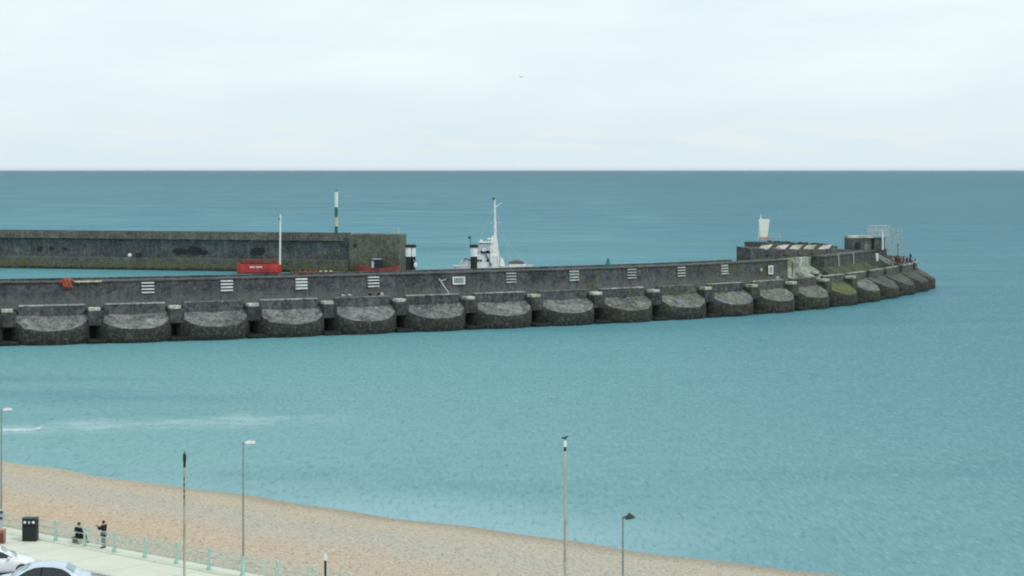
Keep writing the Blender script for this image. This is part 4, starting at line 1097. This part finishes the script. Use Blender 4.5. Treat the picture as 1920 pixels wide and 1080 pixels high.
# ------------------------------------------------------------------ cars
def car(name, label, loc, rz, paintm, L=4.45, Wd=1.78, roof=1.45, size=1.0):
    """front towards +x"""
    o = thing(name, label, 'car', loc, rz, 'cars parked by the promenade'); hw = Wd/2; o.scale = (size,)*3
    st = [(-L/2, .55, .72, .55, .35), (-L/2+.06, .80, .90, .82, .26), (-L/2+.35, .95, .97, .94, .22), (-1.35, 1.0, 1.0, .98, .2), (-.4, 1.0, .98, .97, .2), (.65, 1.0, .95, .95, .2),
          (1.15, .99, .93, .93, .2), (1.6, .97, .86, .88, .2), (L/2-.28, .92, .74, .78, .22), (L/2-.06, .80, .62, .62, .26), (L/2, .62, .5, .5, .34)]
    secs = []
    for x, w, zb, ws, z0 in st:
        W = hw*w
        secs.append([(x, -W*.9, z0), (x, -W, z0+.14), (x, -W*1.0, zb*.72), (x, -W*.965, zb-.07), (x, -hw*ws*.88, zb), (x, -hw*ws*.4, zb+.025), (x, hw*ws*.4, zb+.025), (x, hw*ws*.88, zb), (x, W*.965, zb-.07), (x, W*1.0, zb*.72), (x, W, z0+.14), (x, W*.9, z0)])
    m = MB(); m.loft(secs); m.build('body', paintm, o, smooth=True, angle=60)
    # cabin: outline in side view, leaning inwards
    def cab(x, z): f = (z-.93)/(roof-.93); return hw*(.93-.27*max(0, f)**1.1)
    up = [(-1.95, .95), (-1.62, 1.12), (-1.25, roof-.12), (-.85, roof-.03), (-.35, roof), (.05, roof-.015), (.35, roof-.08), (.75, 1.21), (1.22, .92)]
    m = MB(); secs = []
    for x, z in up:
        secs.append([(x, -cab(x, .93), .88), (x, -cab(x, z), z-.01), (x, -cab(x, z)*.75, z+.025), (x, cab(x, z)*.75, z+.025), (x, cab(x, z), z-.01), (x, cab(x, .93), .88)])
    m.loft(secs); m.build('cabin', paintm, o, smooth=True, angle=70)
    for s in (-1, 1):
        def sd(x, z): return (x, s*(cab(x, z)+.012), z)
        wo = [(-1.50, 1.0), (-1.36, 1.13), (-1.10, 1.27), (-.7, 1.355), (-.25, 1.375), (.1, 1.35), (.42, 1.24), (.86, 1.0)]
        wo = [(x, z*(roof/1.45)) for x, z in wo]
        m = MB(); q = [sd(x, z) for x, z in wo]; q2 = [sd(x, .985) for x, z in wo]
        n = len(wo); vs = q+q2; m.add(vs, [(i, i+1, n+i+1, n+i) for i in range(n-1)]); m.build('side_window', M['glass'], o)
        m = MB(); q = [Vector(sd(x, z)) for x, z in [(-1.54, .98)]+wo+[(.90, .98)]]; m.tube(q, .014, 5); m.build('window_trim', M['rubber'], o)
        m = MB(); a, b = Vector(sd(-.18, .98)), Vector(sd(-.22, 1.37*(roof/1.45))); m.tube([a, b], .035, 6); m.build('door_pillar', M['rubber'], o)
        m = MB(); m.blob((.72, s*(hw+.10), 1.0), (.10, .12, .08), 8, 6); m.build('mirror', paintm, o, smooth=True)
        for hx_ in (-.95, .12):
            m = MB(); m.box((hx_, s*(hw*.99), .80), (.2, .03, .035)); m.build('door_handle', paintm, o)
        for wx_ in (-1.35, 1.38):
            m = MB(); m.lathe([(.2, -.1), (.30, -.1), (.32, -.06), (.32, .06), (.30, .1), (.2, .1)], (0, 0, 0), 20)
            w = m.build('wheel', M['rubber'], o, (wx_, s*(hw-.09), .32), 0, True); w.rotation_euler = (R(90), 0, 0)
            m = MB(); m.lathe([(.04, -.105), (.2, -.11), (.21, .11), (.04, .105)], (0, 0, 0), 14); m.build('rim', M['chrome'], w)
        m = MB(); m.blob((L/2-.22, s*hw*.68, .62), (.17, .16, .08), 8, 6); m.build('headlight', M['lamp_lens'], o, smooth=True)
        m = MB(); m.blob((-L/2+.14, s*hw*.74, .78), (.12, .16, .08), 8, 6); m.build('tail_light', M['red'], o, smooth=True)
    def glass(name, xa, za, xb, zb):
        m = MB(); n = 5; vs = []
        for k in range(n):
            w = k/(n-1); x = lerp(xa, xb, w); z = lerp(za, zb, w)
            c = cab(x, z)*.93; bulge = .03+.012
            vs += [(x, -c, z+.015+bulge*.5), (x, 0, z+.035+bulge), (x, c, z+.015+bulge*.5)]
        fs = []
        for k in range(n-1):
            for j in range(2): fs.append((k*3+j, k*3+j+1, (k+1)*3+j+1, (k+1)*3+j))
        m.add(vs, fs); m.build(name, M['palelass'], o, smooth=True)
    glass('windscreen', .40, roof-.09, 1.14, .955)
    glass('rear_window', -1.27, roof-.13, -1.62, 1.11)
    m = MB(); m.box((L/2-.01, 0, .42), (.04, 1.1, .14)); m.build('grille', M['rubber'], o)
    return o
zr = PZ-.12
Yw = 116.7; car('white_car', 'white car with its bonnet to the right, cut by the left edge', (at(62, Yw)-2.3, Yw, zr), .3, M['carwhite'], size=1.1)
Ys = 110.7; car('silver_car', 'silver blue car facing left with only roof and windows showing at the bottom edge', (at(72, Ys), Ys, zr), math.pi+.13, M['carsilver'], 4.6, 1.8, 1.47, 1.26)

# ------------------------------------------------------------------ sea air
m = MB(); m.box((0, 27000, 22), (110000, 58000, 60))
hz_m = bpy.data.materials.new('sea_haze'); hz_m.use_nodes = True; ht = hz_m.node_tree; ht.nodes.remove(ht.nodes['Principled BSDF'])
pv = ht.nodes.new('ShaderNodeVolumePrincipled'); pv.inputs['Color'].default_value = (.90, .97, 1, 1); pv.inputs['Density'].default_value = .000009; pv.inputs['Anisotropy'].default_value = .2
ht.links.new(pv.outputs[0], ht.nodes['Material Output'].inputs['Volume'])
tag(m.build('haze', hz_m), kind='stuff')

# ------------------------------------------------------------------ sky, sun, camera
w = bpy.data.worlds.new('World'); scene.world = w; w.use_nodes = True
nt = w.node_tree; N_, L_ = nt.nodes, nt.links
bg = N_['Background']; bg.inputs['Strength'].default_value = .1
SUN_EL, SUN_AZ = R(48), R(128)       # azimuth clockwise from +Y
sky = N_.new('ShaderNodeTexSky'); sky.sky_type = 'NISHITA'; sky.sun_disc = False; sky.sun_elevation = SUN_EL; sky.sun_rotation = SUN_AZ
sky.air_density = 1.0; sky.dust_density = 1.5
tc = N_.new('ShaderNodeTexCoord')
def wnoise(scale, det, loc=(0, 0, 0), sc=1.0):
    mp = N_.new('ShaderNodeMapping'); mp.inputs['Scale'].default_value = scale; mp.inputs['Location'].default_value = loc
    L_.new(tc.outputs['Generated'], mp.inputs['Vector'])
    n = N_.new('ShaderNodeTexNoise'); n.inputs['Scale'].default_value = sc; n.inputs['Detail'].default_value = det; n.inputs['Roughness'].default_value = .55
    n.inputs['Distortion'].default_value = .25
    L_.new(mp.outputs[0], n.inputs['Vector']); return n.outputs['Fac']
def wmap(v, a, b, c=0., d=1.):
    n = N_.new('ShaderNodeMapRange'); n.interpolation_type = 'SMOOTHSTEP'; L_.new(v, n.inputs[0])
    for i, x in enumerate((a, b, c, d)): n.inputs[1+i].default_value = x
    return n.outputs[0]
def wmix(f, a, b):
    n = N_.new('ShaderNodeMix'); n.data_type = 'RGBA'
    for i, x in ((0, f), (6, a), (7, b)):
        if isinstance(x, bpy.types.NodeSocket): L_.new(x, n.inputs[i])
        else: n.inputs[i].default_value = (x if i == 0 else tuple(x)+(1,))
    return n.outputs[2]
def wmath(op, a, b):
    n = N_.new('ShaderNodeMath'); n.operation = op
    for i, x in enumerate((a, b)):
        if isinstance(x, bpy.types.NodeSocket): L_.new(x, n.inputs[i])
        else: n.inputs[i].default_value = x
    return n.outputs[0]
sx = N_.new('ShaderNodeSeparateXYZ'); L_.new(tc.outputs['Generated'], sx.inputs[0]); el = sx.outputs[2]
n1 = wnoise((7, 7, 34), 5); n2 = wnoise((22, 22, 150), 5, (3, 1, 2)); n3 = wnoise((3, 3, 12), 3, (5, 2, 8))
cloud = wmix(wmap(n1, .34, .68), (8.15, 9.55, 10.05), (9.1, 10.3, 10.45))
cloud = wmix(wmap(n3, .42, .7, 0, .6), cloud, (9.3, 10.4, 10.6))
cloud = wmix(wmap(el, .058, .010, 0, .65), cloud, (7.3, 8.75, 9.6))
bandf = wmath('MULTIPLY', wmap(el, .004, .013), wmap(el, .030, .016))
bandf = wmath('MULTIPLY', bandf, wmap(n2, .42, .62, 0, .55))
cloud = wmix(bandf, cloud, (8.8, 9.5, 9.2))
hz = wmap(el, .010, .0, 0, .5); cloud = wmix(hz, cloud, (8.3, 9.5, 10.1))
fin = wmix(.9, sky.outputs[0], cloud)
L_.new(fin, bg.inputs['Color'])

sl = bpy.data.lights.new('sun', 'SUN'); sl.energy = 1.4; sl.angle = R(14); sl.color = (1, .97, .92)
so = bpy.data.objects.new('sun', sl); col.objects.link(so)
dirv = Vector((math.sin(SUN_AZ)*math.cos(SUN_EL), math.cos(SUN_AZ)*math.cos(SUN_EL), math.sin(SUN_EL)))
so.rotation_euler = dirv.to_track_quat('Z', 'Y').to_euler(); so.location = (0, 60, 80)

cd = bpy.data.cameras.new('camera'); cam = bpy.data.objects.new('camera', cd); col.objects.link(cam); scene.camera = cam
cam.location = (0, 0, H); cam.rotation_euler = (R(90), 0, 0)
cd.sensor_width = 36; cd.lens = F/1920*36; cd.shift_y = -(540-318)/1920
cd.clip_start = 1; cd.clip_end = 200000
scene.render.resolution_x, scene.render.resolution_y = 1024, 576
scene.view_settings.view_transform = 'Standard'; scene.view_settings.look = 'None'
scene.cycles.filter_width = 2.0
scene.view_settings.exposure = 0; scene.view_settings.gamma = 1
